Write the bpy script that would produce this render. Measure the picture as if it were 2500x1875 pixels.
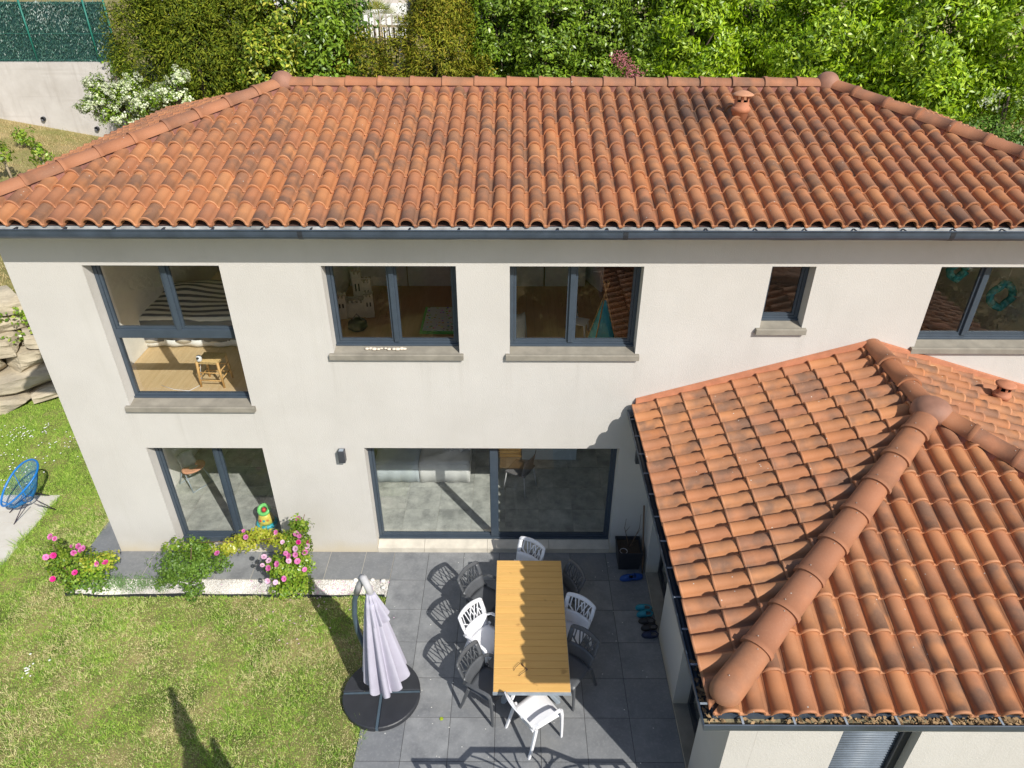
import bpy, bmesh, math, random
import numpy as np
from mathutils import Vector, Matrix

for o in list(bpy.data.objects):
    bpy.data.objects.remove(o)
random.seed(7)
RNG = np.random.default_rng(11)
scene = bpy.context.scene
COL = scene.collection
R = math.radians

# ------------------------------------------------------------------ camera, world, sun, exposure
CAM = Vector((0.0, -8.626, 8.785))
cam_d = bpy.data.cameras.new('camera')
cam_d.sensor_width = 36.0
cam_d.lens = 1709.96 / 2500 * 36.0
cam_d.clip_end = 500
cam = bpy.data.objects.new('camera', cam_d)
COL.objects.link(cam)
cam.location = CAM
cam.rotation_euler = (R(90 - 32.0236), R(-0.05), R(0.2174))
scene.camera = cam

SUN = Vector((0.69, -0.92, 1.0)).normalized()
world = bpy.data.worlds.new('World')
scene.world = world
world.use_nodes = True
wn = world.node_tree
wn.nodes.clear()
sky = wn.nodes.new('ShaderNodeTexSky')
sky.sky_type = 'NISHITA'
sky.sun_disc = False
sky.sun_elevation = math.asin(SUN.z)
sky.sun_rotation = math.atan2(SUN.x, SUN.y)
bg = wn.nodes.new('ShaderNodeBackground')
bg.inputs['Strength'].default_value = 0.125
wo = wn.nodes.new('ShaderNodeOutputWorld')
wn.links.new(sky.outputs[0], bg.inputs[0])
wn.links.new(bg.outputs[0], wo.inputs[0])

sun_d = bpy.data.lights.new('sun', 'SUN')
sun_d.energy = 4.5
sun_d.angle = R(0.5)
sun_d.color = (1.0, 0.965, 0.90)
sun = bpy.data.objects.new('sun', sun_d)
COL.objects.link(sun)
sun.location = (30, -40, 44)
sun.rotation_euler = SUN.to_track_quat('Z', 'Y').to_euler()

vs = scene.view_settings
vs.view_transform = 'Standard'
vs.look = 'None'
vs.gamma = 1.0
vs.use_curve_mapping = False
vs.exposure = 0.13
scene.render.engine = 'CYCLES'
scene.cycles.max_bounces = 14
scene.cycles.diffuse_bounces = 7
scene.cycles.transparent_max_bounces = 16


# ------------------------------------------------------------------ materials
class NT:
    def __init__(s, name):
        s.m = bpy.data.materials.new(name)
        s.m.use_nodes = True
        s.t = s.m.node_tree
        s.t.nodes.clear()
        s.out = s.t.nodes.new('ShaderNodeOutputMaterial')

    def n(s, typ, _out=0, **kw):
        nd = s.t.nodes.new('ShaderNode' + typ)
        for k, v in kw.items():
            if k.startswith('i_'):
                key = k[2:].replace('_', ' ')
                s.set(nd.inputs[key], v)
            elif k.startswith('n') and k[1:].isdigit():
                s.set(nd.inputs[int(k[1:])], v)
            else:
                setattr(nd, k, v)
        return nd

    def set(s, sock, v):
        if isinstance(v, bpy.types.NodeSocket):
            s.t.links.new(v, sock)
        elif isinstance(v, bpy.types.Node):
            s.t.links.new(v.outputs[0], sock)
        elif isinstance(v, tuple) and len(v) == 3 and sock.type == 'RGBA':
            sock.default_value = (*v, 1)
        else:
            sock.default_value = v

    def mix(s, f, a, b):
        nd = s.t.nodes.new('ShaderNodeMix')
        nd.data_type = 'RGBA'
        s.set(nd.inputs[0], f)
        s.set(nd.inputs[6], a)
        s.set(nd.inputs[7], b)
        return nd.outputs[2]

    def math(s, op, a, b=0.0, c=0.0):
        nd = s.t.nodes.new('ShaderNodeMath')
        nd.operation = op
        s.set(nd.inputs[0], a)
        s.set(nd.inputs[1], b)
        s.set(nd.inputs[2], c)
        return nd.outputs[0]

    def ramp(s, f, lo, hi):
        nd = s.t.nodes.new('ShaderNodeMapRange')
        s.set(nd.inputs[0], f)
        nd.inputs[1].default_value = lo
        nd.inputs[2].default_value = hi
        return nd.outputs[0]

    def noise(s, vec, scale, detail=3.0, rough=0.55):
        nd = s.t.nodes.new('ShaderNodeTexNoise')
        if vec is not None:
            s.set(nd.inputs['Vector'], vec)
        nd.inputs['Scale'].default_value = scale
        nd.inputs['Detail'].default_value = detail
        nd.inputs['Roughness'].default_value = rough
        return nd.outputs[0]

    def pos(s):
        return s.t.nodes.new('ShaderNodeNewGeometry').outputs['Position']

    def obj(s):
        return s.t.nodes.new('ShaderNodeTexCoord').outputs['Object']

    def rnd(s):
        a = s.t.nodes.new('ShaderNodeObjectInfo').outputs['Random']
        b = s.t.nodes.new('ShaderNodeNewGeometry').outputs['Random Per Island']
        return s.math('FRACT', s.math('ADD', a, b))

    def scalev(s, vec, sc):
        nd = s.t.nodes.new('ShaderNodeVectorMath')
        nd.operation = 'MULTIPLY'
        s.set(nd.inputs[0], vec)
        nd.inputs[1].default_value = sc
        return nd.outputs[0]

    def addv(s, vec, f):
        nd = s.t.nodes.new('ShaderNodeVectorMath')
        nd.operation = 'ADD'
        s.set(nd.inputs[0], vec)
        s.set(nd.inputs[1], f)
        return nd.outputs[0]

    def bump(s, h, strength=0.3, dist=0.01):
        nd = s.t.nodes.new('ShaderNodeBump')
        nd.inputs['Strength'].default_value = strength
        nd.inputs['Distance'].default_value = dist
        s.set(nd.inputs['Height'], h)
        return nd.outputs[0]

    def bsdf(s, col, rough=0.6, metal=0.0, normal=None, spec=0.5):
        nd = s.t.nodes.new('ShaderNodeBsdfPrincipled')
        s.set(nd.inputs['Base Color'], col)
        s.set(nd.inputs['Roughness'], rough)
        s.set(nd.inputs['Metallic'], metal)
        nd.inputs['Specular IOR Level'].default_value = spec
        if normal is not None:
            s.set(nd.inputs['Normal'], normal)
        return nd.outputs[0]

    def done(s, sh):
        s.t.links.new(sh, s.out.inputs[0])
        return s.m


M = {}


def simple(name, col, rough=0.6, metal=0.0, var=0.12, scale=9.0, bump=0.0, bscale=60.0, spec=0.5):
    t = NT(name)
    p = t.obj()
    n = t.noise(p, scale, 4)
    dark = tuple(c * (1 - var) for c in col)
    lite = tuple(min(1, c * (1 + var)) for c in col)
    c = t.mix(t.ramp(n, 0.3, 0.7), dark, lite)
    nm = t.bump(t.noise(p, bscale, 3), bump, 0.01) if bump else None
    r = t.math('ADD', rough - 0.05, t.math('MULTIPLY', n, 0.1))
    M[name] = t.done(t.bsdf(c, r, metal, nm, spec))
    return M[name]


def mat_tile(name, ridge=False, rim=False):
    t = NT(name)
    p = t.pos()
    r = t.rnd()
    off = t.addv(p, t.scalev(r, (37.0, 91.0, 53.0)))
    r2 = t.math('FRACT', t.math('MULTIPLY', r, 17.31))
    r3 = t.math('FRACT', t.math('MULTIPLY', r, 7.77))
    if ridge:
        c = t.mix(r, (0.36, 0.142, 0.066), (0.42, 0.178, 0.085))
    else:
        c = t.mix(r, (0.42, 0.166, 0.067), (0.51, 0.222, 0.091))
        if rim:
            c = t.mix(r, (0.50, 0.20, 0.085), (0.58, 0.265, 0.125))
    c = t.mix(t.math('MULTIPLY', t.ramp(r2, 0.3, 1.0), 0.8), c, (0.37, 0.152, 0.078))
    # kiln-flamed grey brown cloud on a good part of the tiles
    n = t.noise(off, 4.6, 2, 0.5)
    f = t.math('MULTIPLY', t.ramp(n, 0.34, 0.60), t.ramp(r3, 0.0, 0.8))
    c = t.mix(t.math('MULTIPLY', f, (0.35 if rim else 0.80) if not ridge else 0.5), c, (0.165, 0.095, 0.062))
    # weathering: broad soot patches and fine lichen
    n2 = t.noise(p, 0.55, 5, 0.6)
    c = t.mix(t.math('MULTIPLY', t.ramp(n2, 0.52, 0.75), 0.35), c, (0.22, 0.125, 0.09))
    q = t.n('VectorMath', operation='DISTANCE', n0=p, n1=(2.7, 2.7, 6.8)).outputs['Value']
    st = t.math('MULTIPLY', t.ramp(q, 1.9, 0.3), t.ramp(t.noise(t.scalev(p, (3.0, 0.7, 1.0)), 1.0, 4, 0.6), 0.38, 0.6))
    c = t.mix(t.math('MULTIPLY', st, 0.7), c, (0.085, 0.058, 0.045))
    n3 = t.noise(p, 45, 4, 0.7)
    c = t.mix(t.math('MULTIPLY', t.ramp(n3, 0.5, 0.8), 0.2), c, (0.52, 0.29, 0.16))
    v = t.n('TexVoronoi', n0=p, i_Scale=11.0)
    spk = t.math('LESS_THAN', v.outputs['Distance'], 0.07)
    c = t.mix(t.math('MULTIPLY', spk, t.math('GREATER_THAN', t.noise(p, 7, 2), 0.56)), c, (0.6, 0.56, 0.48))
    nm = t.bump(t.noise(p, 130, 3), 0.12, 0.004)
    M[name] = t.done(t.bsdf(c, 0.72, 0, nm, 0.35))


mat_tile('terracotta')
mat_tile('terracotta_ridge', True)
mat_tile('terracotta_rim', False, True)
simple('terracotta_plain', (0.47, 0.185, 0.095), 0.75, var=0.15)
simple('terracotta_cap', (0.30, 0.145, 0.092), 0.7, var=0.2, scale=5)
simple('terracotta_pale', (0.50, 0.24, 0.13), 0.75, var=0.15)
simple('mortar', (0.47, 0.26, 0.13), 0.9, var=0.25, bump=0.4)
simple('mortar_pink', (0.26, 0.11, 0.08), 0.9, var=0.3, bump=0.5)
simple('underlay', (0.10, 0.05, 0.035), 0.9)
simple('dark_gap', (0.02, 0.018, 0.016), 0.9)


def mat_wall():
    t = NT('render_wall')
    p = t.pos()
    n = t.noise(p, 0.8, 5, 0.6)
    c = t.mix(t.ramp(n, 0.35, 0.7), (0.610, 0.580, 0.535), (0.552, 0.523, 0.478))
    streak = t.noise(t.scalev(p, (6.0, 6.0, 0.35)), 1.0, 4, 0.6)
    c = t.mix(t.math('MULTIPLY', t.ramp(streak, 0.55, 0.8), 0.3), c, (0.50, 0.475, 0.42))
    # splash stain with a wandering upper edge along the foot of the wall
    z = t.n('SeparateXYZ', n0=p).outputs[2]
    zz = t.math('ADD', z, t.math('MULTIPLY', t.noise(p, 2.5, 4), -0.35))
    st = t.n('MapRange')
    t.set(st.inputs[0], zz)
    st.inputs[1].default_value = 0.10
    st.inputs[2].default_value = -0.15
    c = t.mix(t.math('MULTIPLY', st.outputs[0], 0.6), c, (0.56, 0.47, 0.31))
    sx, sy, sz = t.n('SeparateXYZ', n0=p).outputs
    fine = t.ramp(t.noise(t.scalev(p, (16.0, 16.0, 0.5)), 1.0, 4, 0.65), 0.42, 0.75)
    acc = None
    for (xc, zs) in ((-5.74, 2.9), (-3.86, 2.9), (-2.59, 3.8), (-0.73, 3.8), (-0.1, 3.8), (1.75, 3.8), (3.35, 4.23), (4.0, 4.23), (-5.0, 2.9), (-1.3, 3.8), (0.9, 3.8)):
        ax = t.math('SUBTRACT', 1.0, t.math('MINIMUM', t.math('MULTIPLY', t.math('ABSOLUTE', t.math('SUBTRACT', sx, xc)), 9.0), 1.0))
        dz = t.math('SUBTRACT', zs, sz)
        az = t.math('MULTIPLY', t.math('GREATER_THAN', dz, 0.0), t.math('SUBTRACT', 1.0, t.math('MINIMUM', t.math('MULTIPLY', dz, 1.1), 1.0)))
        q = t.math('MULTIPLY', ax, az)
        acc = q if acc is None else t.math('MAXIMUM', acc, q)
    c = t.mix(t.math('MULTIPLY', t.math('MULTIPLY', acc, fine), 0.55), c, (0.42, 0.39, 0.34))
    v = t.n('TexVoronoi', n0=p, i_Scale=1.4)
    spot = t.math('LESS_THAN', v.outputs['Distance'], 0.018)
    c = t.mix(spot, c, (0.16, 0.15, 0.14))
    gr = t.math('ADD', t.noise(p, 55, 4, 0.65), t.math('MULTIPLY', t.noise(p, 160, 2), 0.5))
    M['render_wall'] = t.done(t.bsdf(c, 0.9, 0, t.bump(gr, 0.65, 0.007), 0.2))


mat_wall()
simple('inner_wall', (0.84, 0.81, 0.75), 0.9, var=0.03)
simple('wardrobe', (0.72, 0.69, 0.62), 0.7, var=0.08)
simple('frame_metal', (0.050, 0.068, 0.090), 0.38, 0.0, var=0.08, spec=0.6)
simple('gutter_metal', (0.050, 0.067, 0.092), 0.33, 0.0, var=0.2, scale=4, spec=0.7)
simple('dark_metal', (0.03, 0.033, 0.04), 0.45, 0.0)
simple('lamp_metal', (0.055, 0.058, 0.068), 0.45, 0.0)
simple('sill_stone', (0.26, 0.235, 0.19), 0.85, var=0.18, scale=5, bump=0.2)
simple('threshold_stone', (0.58, 0.53, 0.44), 0.85, var=0.16, scale=4, bump=0.2)
simple('gutter_sunlit_pale', (0.44, 0.44, 0.42), 0.5, 0.0, var=0.5, scale=3)  # pale tone imitating sunlight on the inside of the main gutter
simple('alu_grey', (0.34, 0.39, 0.44), 0.4, 0.2)
simple('white_plastic', (0.80, 0.80, 0.82), 0.42, var=0.03)
simple('grey_plastic', (0.095, 0.10, 0.108), 0.42, var=0.06)
simple('black_plastic', (0.028, 0.030, 0.036), 0.5)
simple('umbrella_pole', (0.10, 0.145, 0.185), 0.35, 0.3)
simple('sleeve_grey', (0.46, 0.45, 0.45), 0.8, var=0.1)
simple('soil', (0.05, 0.035, 0.022), 0.95, var=0.4, scale=30, bump=0.5)
simple('twig', (0.16, 0.10, 0.06), 0.85)
simple('bark', (0.11, 0.08, 0.055), 0.95, var=0.3, scale=20, bump=0.6, bscale=30)
simple('stake_wood', (0.36, 0.29, 0.20), 0.9, var=0.2, scale=18)
simple('pine_wood', (0.62, 0.36, 0.13), 0.55, var=0.12, scale=12)
simple('straw', (0.58, 0.40, 0.17), 0.8, var=0.2, scale=60)
simple('sheet_white', (0.78, 0.77, 0.74), 0.9, var=0.04)
simple('sofa_cover', (0.66, 0.65, 0.62), 0.92, var=0.05, bump=0.3, bscale=25)
simple('sofa_cover_grey', (0.50, 0.55, 0.57), 0.92, var=0.05)
simple('teal_cloth', (0.10, 0.62, 0.72), 0.85)
simple('wreath_teal', (0.03, 0.24, 0.24), 0.9, var=0.4, scale=20)
simple('pale_cloth', (0.60, 0.62, 0.58), 0.85)
simple('peach_plastic', (0.72, 0.36, 0.22), 0.5)
simple('lime_plastic', (0.18, 0.65, 0.16), 0.4)
simple('yellow_plastic', (0.75, 0.62, 0.10), 0.4)
simple('cyan_plastic', (0.02, 0.42, 0.52), 0.4)
simple('red_plastic', (0.65, 0.05, 0.04), 0.4)
simple('orange_plastic', (0.75, 0.28, 0.03), 0.4)
simple('castle_card', (0.66, 0.60, 0.47), 0.7, var=0.1)
simple('blue_paint', (0.012, 0.17, 0.50), 0.35)
simple('blue_cord', (0.02, 0.20, 0.46), 0.5)
simple('purple_black', (0.045, 0.03, 0.045), 0.5)
simple('shoe_turq', (0.02, 0.25, 0.33), 0.6)
simple('shoe_blue', (0.012, 0.07, 0.30), 0.6)
simple('shoe_black', (0.022, 0.021, 0.022), 0.65)
simple('shoe_navy', (0.012, 0.02, 0.06), 0.6)
simple('shoe_lining', (0.16, 0.15, 0.15), 0.8)
simple('pebble', (0.66, 0.57, 0.46), 0.7, var=0.25)
simple('nb_white', (0.80, 0.79, 0.76), 0.85, var=0.03)
simple('nb_beige', (0.52, 0.46, 0.40), 0.85, var=0.06)
simple('nb_dark', (0.035, 0.035, 0.05), 0.6)
simple('deck_wood', (0.46, 0.36, 0.24), 0.85, var=0.15)
simple('picket_wood', (0.045, 0.032, 0.026), 0.85, var=0.2)
simple('post_green', (0.015, 0.17, 0.125), 0.5)
simple('screen_dark', (0.012, 0.055, 0.05), 0.6)
simple('petal_white', (0.82, 0.81, 0.74), 0.8)
simple('screw', (0.46, 0.36, 0.30), 0.5, 0.3)
simple('dry_leaf', (0.34, 0.22, 0.11), 0.8, var=0.4, scale=20)


def mat_paving():
    t = NT('slate_paving')
    p = t.pos()
    r = t.rnd()
    off = t.addv(p, t.scalev(r, (13.0, 29.0, 7.0)))
    n = t.noise(off, 3.2, 6, 0.65)
    c = t.mix(t.ramp(n, 0.3, 0.72), (0.16, 0.165, 0.172), (0.32, 0.325, 0.325))
    c = t.mix(t.math('MULTIPLY', r, 0.7), c, (0.165, 0.172, 0.182))
    n2 = t.noise(off, 28, 4, 0.7)
    c = t.mix(t.math('MULTIPLY', t.ramp(n2, 0.5, 0.75), 0.4), c, (0.36, 0.36, 0.35))
    n4 = t.noise(p, 1.1, 4, 0.6)
    c = t.mix(t.math('MULTIPLY', t.ramp(n4, 0.55, 0.75), 0.3), c, (0.34, 0.32, 0.275))
    M['slate_paving'] = t.done(t.bsdf(c, 0.62, 0, t.bump(n, 0.08, 0.01), 0.4))
    t = NT('travertine')
    p = t.pos()
    r = t.rnd()
    n = t.noise(t.addv(p, t.scalev(r, (13.0, 29.0, 7.0))), 4, 5, 0.6)
    c = t.mix(t.ramp(n, 0.3, 0.7), (0.60, 0.56, 0.48), (0.70, 0.67, 0.60))
    c = t.mix(t.math('MULTIPLY', r, 0.4), c, (0.56, 0.50, 0.42))
    M['travertine'] = t.done(t.bsdf(c, 0.7, 0, None, 0.3))
    t = NT('inner_tile')
    p = t.pos()
    r = t.rnd()
    n = t.noise(t.addv(p, t.scalev(r, (13.0, 29.0, 7.0))), 2.6, 6, 0.7)
    c = t.mix(t.ramp(n, 0.35, 0.65), (0.26, 0.265, 0.245), (0.56, 0.56, 0.51))
    M['inner_tile'] = t.done(t.bsdf(c, 0.5, 0, None, 0.4))
    simple('joint_pale', (0.42, 0.39, 0.33), 0.9)
    simple('joint_dark', (0.05, 0.05, 0.05), 0.9)
    for nm, a, b in (('oak_floor', (0.60, 0.42, 0.22), (0.70, 0.52, 0.30)), ('brown_floor', (0.46, 0.25, 0.12), (0.56, 0.33, 0.17))):
        t = NT(nm)
        p = t.pos()
        r = t.rnd()
        n = t.noise(t.scalev(t.addv(p, t.scalev(r, (3.0, 9.0, 0.0))), (14.0, 1.2, 1.0)), 1.5, 4)
        c = t.mix(t.ramp(n, 0.3, 0.7), a, b)
        c = t.mix(t.math('MULTIPLY', r, 0.35), c, a)
        M[nm] = t.done(t.bsdf(c, 0.45, 0, None, 0.4))


mat_paving()


def mat_plank():
    t = NT('table_wood')
    p = t.obj()
    r = t.rnd()
    n = t.noise(t.scalev(t.addv(p, t.scalev(r, (5.0, 3.0, 1.0))), (1.6, 22.0, 22.0)), 1.6, 4, 0.6)
    c = t.mix(t.ramp(n, 0.3, 0.7), (0.70, 0.40, 0.115), (0.78, 0.465, 0.145))
    c = t.mix(t.math('MULTIPLY', r, 0.4), c, (0.62, 0.37, 0.125))
    k = t.noise(t.pos(), 5.5, 2)
    c = t.mix(t.math('MULTIPLY', t.ramp(k, 0.68, 0.78), 0.55), c, (0.30, 0.14, 0.04))
    M['table_wood'] = t.done(t.bsdf(c, 0.5, 0, None, 0.35))


mat_plank()


def mat_glass():
    t = NT('window_glass')
    tr = t.n('BsdfTransparent', i_Color=(0.975, 0.985, 0.98))
    gl = t.n('BsdfGlossy', i_Color=(1, 1, 1), i_Roughness=0.004)
    bf = t.n('NewGeometry').outputs['Backfacing']
    ior = t.math('ADD', t.math('MULTIPLY', bf, 1 / 1.5 - 1.5), 1.5)
    fr = t.n('Fresnel', i_IOR=ior)
    f = t.math('MINIMUM', t.math('MULTIPLY', fr, 1.05), 1.0)
    mx = t.n('MixShader', n0=f, n1=tr, n2=gl)
    M['window_glass'] = t.done(mx.outputs[0])


mat_glass()


def mat_leaf(name, cols, rough=0.5, trans=0.3, spec=0.5):
    t = NT(name)
    r = t.rnd()
    cr = t.n('ValToRGB', n0=r)
    el = cr.color_ramp.elements
    while len(el) < len(cols):
        el.new(0.5)
    for i, c in enumerate(cols):
        el[i].position = i / max(1, len(cols) - 1)
        el[i].color = (*c, 1)
    c = cr.outputs[0]
    n = t.noise(t.pos(), 1.3, 3)
    d = t.n('HueSaturation', i_Saturation=1.06, i_Value=t.math('ADD', 0.62, t.math('MULTIPLY', t.ramp(n, 0.25, 0.75), 0.72)), i_Color=c)
    a = t.bsdf(d.outputs[0], rough, 0, None, spec)
    b = t.n('BsdfTranslucent', n0=d.outputs[0])
    mx = t.n('MixShader', n0=trans, n1=a, n2=b)
    M[name] = t.done(mx.outputs[0])


mat_leaf('leaf_laurel', [(0.09, 0.17, 0.018), (0.18, 0.29, 0.03), (0.33, 0.45, 0.065), (0.07, 0.13, 0.016)], 0.34, 0.22)
mat_leaf('leaf_yellow', [(0.08, 0.15, 0.018), (0.17, 0.26, 0.03), (0.36, 0.43, 0.06), (0.62, 0.56, 0.10)], 0.4, 0.28)
mat_leaf('leaf_conifer', [(0.045, 0.075, 0.009), (0.09, 0.13, 0.015), (0.18, 0.22, 0.026), (0.30, 0.31, 0.045)], 0.6, 0.18, 0.15)
mat_leaf('leaf_conifer_olive', [(0.09, 0.12, 0.014), (0.17, 0.19, 0.022), (0.30, 0.30, 0.04), (0.34, 0.26, 0.05)], 0.6, 0.2, 0.15)
mat_leaf('leaf_maple', [(0.10, 0.19, 0.012), (0.27, 0.43, 0.025), (0.58, 0.72, 0.085), (0.16, 0.28, 0.018), (0.40, 0.56, 0.04)], 0.40, 0.26)
mat_leaf('leaf_cypress_dark', [(0.05, 0.08, 0.03), (0.08, 0.11, 0.04)], 0.6, 0.15)
mat_leaf('leaf_rose', [(0.10, 0.20, 0.025), (0.18, 0.30, 0.04), (0.28, 0.40, 0.06), (0.38, 0.44, 0.08)], 0.32, 0.3)
mat_leaf('leaf_rose_yellow', [(0.40, 0.48, 0.06), (0.56, 0.58, 0.09), (0.66, 0.62, 0.12), (0.32, 0.42, 0.06)], 0.35, 0.4)
mat_leaf('leaf_rose_dark', [(0.075, 0.15, 0.024), (0.13, 0.23, 0.036), (0.20, 0.31, 0.055)], 0.48, 0.25)
mat_leaf('leaf_sage', [(0.16, 0.28, 0.10), (0.22, 0.36, 0.14), (0.28, 0.40, 0.18)], 0.6, 0.3)
mat_leaf('blossom_white', [(0.66, 0.70, 0.44), (0.80, 0.81, 0.64), (0.50, 0.58, 0.26), (0.84, 0.84, 0.74)], 0.7, 0.3)
mat_leaf('blossom_pink', [(0.48, 0.16, 0.17), (0.60, 0.26, 0.27)], 0.7, 0.3)
mat_leaf('petal_pink', [(0.66, 0.12, 0.38), (0.72, 0.22, 0.48), (0.78, 0.36, 0.60)], 0.55, 0.25)
mat_leaf('petal_hot', [(0.64, 0.035, 0.22), (0.70, 0.08, 0.32), (0.74, 0.14, 0.40)], 0.5, 0.25)
mat_leaf('petal_pale', [(0.80, 0.50, 0.66), (0.84, 0.62, 0.74)], 0.55, 0.25)
mat_leaf('palm_leaf', [(0.24, 0.32, 0.07), (0.40, 0.42, 0.10), (0.52, 0.44, 0.10)], 0.5, 0.3)
mat_leaf('gravel_white', [(0.74, 0.71, 0.66), (0.82, 0.80, 0.76), (0.60, 0.55, 0.48)], 0.9, 0.0, 0.2)


def mat_ground():
    t = NT('lawn_soil')
    p = t.pos()
    n = t.noise(p, 1.3, 5, 0.6)
    n2 = t.noise(p, 26, 4, 0.7)
    c = t.mix(t.ramp(n, 0.38, 0.62), (0.08, 0.12, 0.022), (0.36, 0.29, 0.13))
    c = t.mix(t.math('MULTIPLY', t.ramp(n2, 0.35, 0.7), 0.5), c, (0.13, 0.11, 0.04))
    y = t.n('SeparateXYZ', n0=p).outputs[1]
    c2 = t.mix(t.ramp(t.noise(p, 0.9, 6, 0.65), 0.35, 0.68), (0.40, 0.31, 0.15), (0.20, 0.21, 0.06))
    c2 = t.mix(t.math('MULTIPLY', t.ramp(t.noise(p, 14, 5, 0.7), 0.4, 0.7), 0.5), c2, (0.24, 0.17, 0.08))
    c = t.mix(t.ramp(y, 5.5, 8.0), c, c2)
    M['lawn_soil'] = t.done(t.bsdf(c, 0.95, 0, t.bump(n2, 0.6, 0.03), 0.15))
    t = NT('grass_blade')
    p = t.pos()
    r = t.rnd()
    n = t.noise(p, 1.15, 5, 0.62)
    n2 = t.noise(p, 9.0, 5, 0.7)
    g = t.mix(r, (0.14, 0.33, 0.028), (0.60, 0.77, 0.14))
    d = t.mix(r, (0.52, 0.45, 0.16), (0.98, 0.87, 0.47))
    nn = t.math('ADD', t.math('MULTIPLY', n, 0.5), t.math('ADD', t.math('MULTIPLY', n2, 0.5), t.math('MULTIPLY', t.math('SUBTRACT', r, 0.5), 0.16)))
    x = t.n('SeparateXYZ', n0=p).outputs[0]
    nn = t.math('SUBTRACT', nn, t.math('MULTIPLY', t.ramp(x, -7.4, -9.2), 0.11))
    c = t.mix(t.ramp(nn, 0.49, 0.60), g, d)
    gn = t.n('NewGeometry').outputs['Normal']
    up = t.n('VectorMath', operation='NORMALIZE', n0=t.addv(t.scalev(gn, (0.45, 0.45, 0.45)), t.n('CombineXYZ', n2=0.8).outputs[0]))
    a = t.bsdf(c, 0.6, 0, up.outputs[0], 0.2)
    b = t.n('BsdfTranslucent', n0=c)
    M['grass_blade'] = t.done(t.n('MixShader', n0=0.25, n1=a, n2=b).outputs[0])
    t = NT('dry_blade')
    p = t.pos()
    r = t.rnd()
    c = t.mix(r, (0.50, 0.39, 0.18), (0.74, 0.60, 0.32))
    c = t.mix(t.math('MULTIPLY', t.ramp(t.noise(p, 0.8, 4, 0.6), 0.5, 0.65), 0.75), c, (0.24, 0.30, 0.07))
    a = t.bsdf(c, 0.7, 0, None, 0.2)
    b = t.n('BsdfTranslucent', n0=c)
    M['dry_blade'] = t.done(t.n('MixShader', n0=0.35, n1=a, n2=b).outputs[0])
    t = NT('boulder')
    p = t.pos()
    r = t.rnd()
    q = t.addv(p, t.scalev(r, (11.0, 5.0, 23.0)))
    n = t.noise(t.scalev(q, (1.0, 1.0, 3.0)), 2.2, 7, 0.7)
    c = t.mix(t.ramp(n, 0.3, 0.7), (0.36, 0.30, 0.21), (0.60, 0.52, 0.38))
    c = t.mix(t.math('MULTIPLY', t.ramp(t.noise(q, 1.1, 3), 0.5, 0.7), 0.6), c, (0.25, 0.225, 0.185))
    M['boulder'] = t.done(t.bsdf(c, 0.9, 0, t.bump(n, 0.9, 0.06), 0.2))
    t = NT('old_concrete')
    p = t.pos()
    n = t.noise(p, 1.0, 7, 0.65)
    c = t.mix(t.ramp(n, 0.35, 0.7), (0.60, 0.56, 0.52), (0.47, 0.43, 0.39))
    s = t.noise(t.scalev(p, (5.0, 5.0, 0.5)), 1.0, 5, 0.65)
    c = t.mix(t.math('MULTIPLY', t.ramp(s, 0.52, 0.75), 0.4), c, (0.32, 0.28, 0.24))
    ln = t.noise(t.scalev(p, (0.25, 1.0, 5.0)), 1.0, 3, 0.6)
    c = t.mix(t.math('MULTIPLY', t.ramp(ln, 0.6, 0.66), 0.2), c, (0.36, 0.32, 0.28))
    M['old_concrete'] = t.done(t.bsdf(c, 0.9, 0, t.bump(n, 0.3, 0.03), 0.2))
    t = NT('fence_mat')
    p = t.pos()
    r = t.rnd()
    n = t.noise(t.scalev(p, (9.0, 9.0, 5.0)), 1.6, 3, 0.7)
    c = t.mix(r, (0.012, 0.060, 0.045), (0.07, 0.17, 0.12))
    w = t.math('MULTIPLY', t.ramp(t.noise(t.scalev(p, (0.55, 1.0, 0.8)), 1.0, 4, 0.6), 0.48, 0.6), t.math('GREATER_THAN', r, 0.5))
    z = t.n('SeparateXYZ', n0=p).outputs[2]
    w = t.math('MULTIPLY', w, t.ramp(z, 6.3, 6.6))
    c = t.mix(t.math('MULTIPLY', w, 0.7), c, (0.40, 0.46, 0.42))
    M['fence_mat'] = t.done(t.bsdf(c, 0.4, 0, None, 0.6))


mat_ground()


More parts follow.
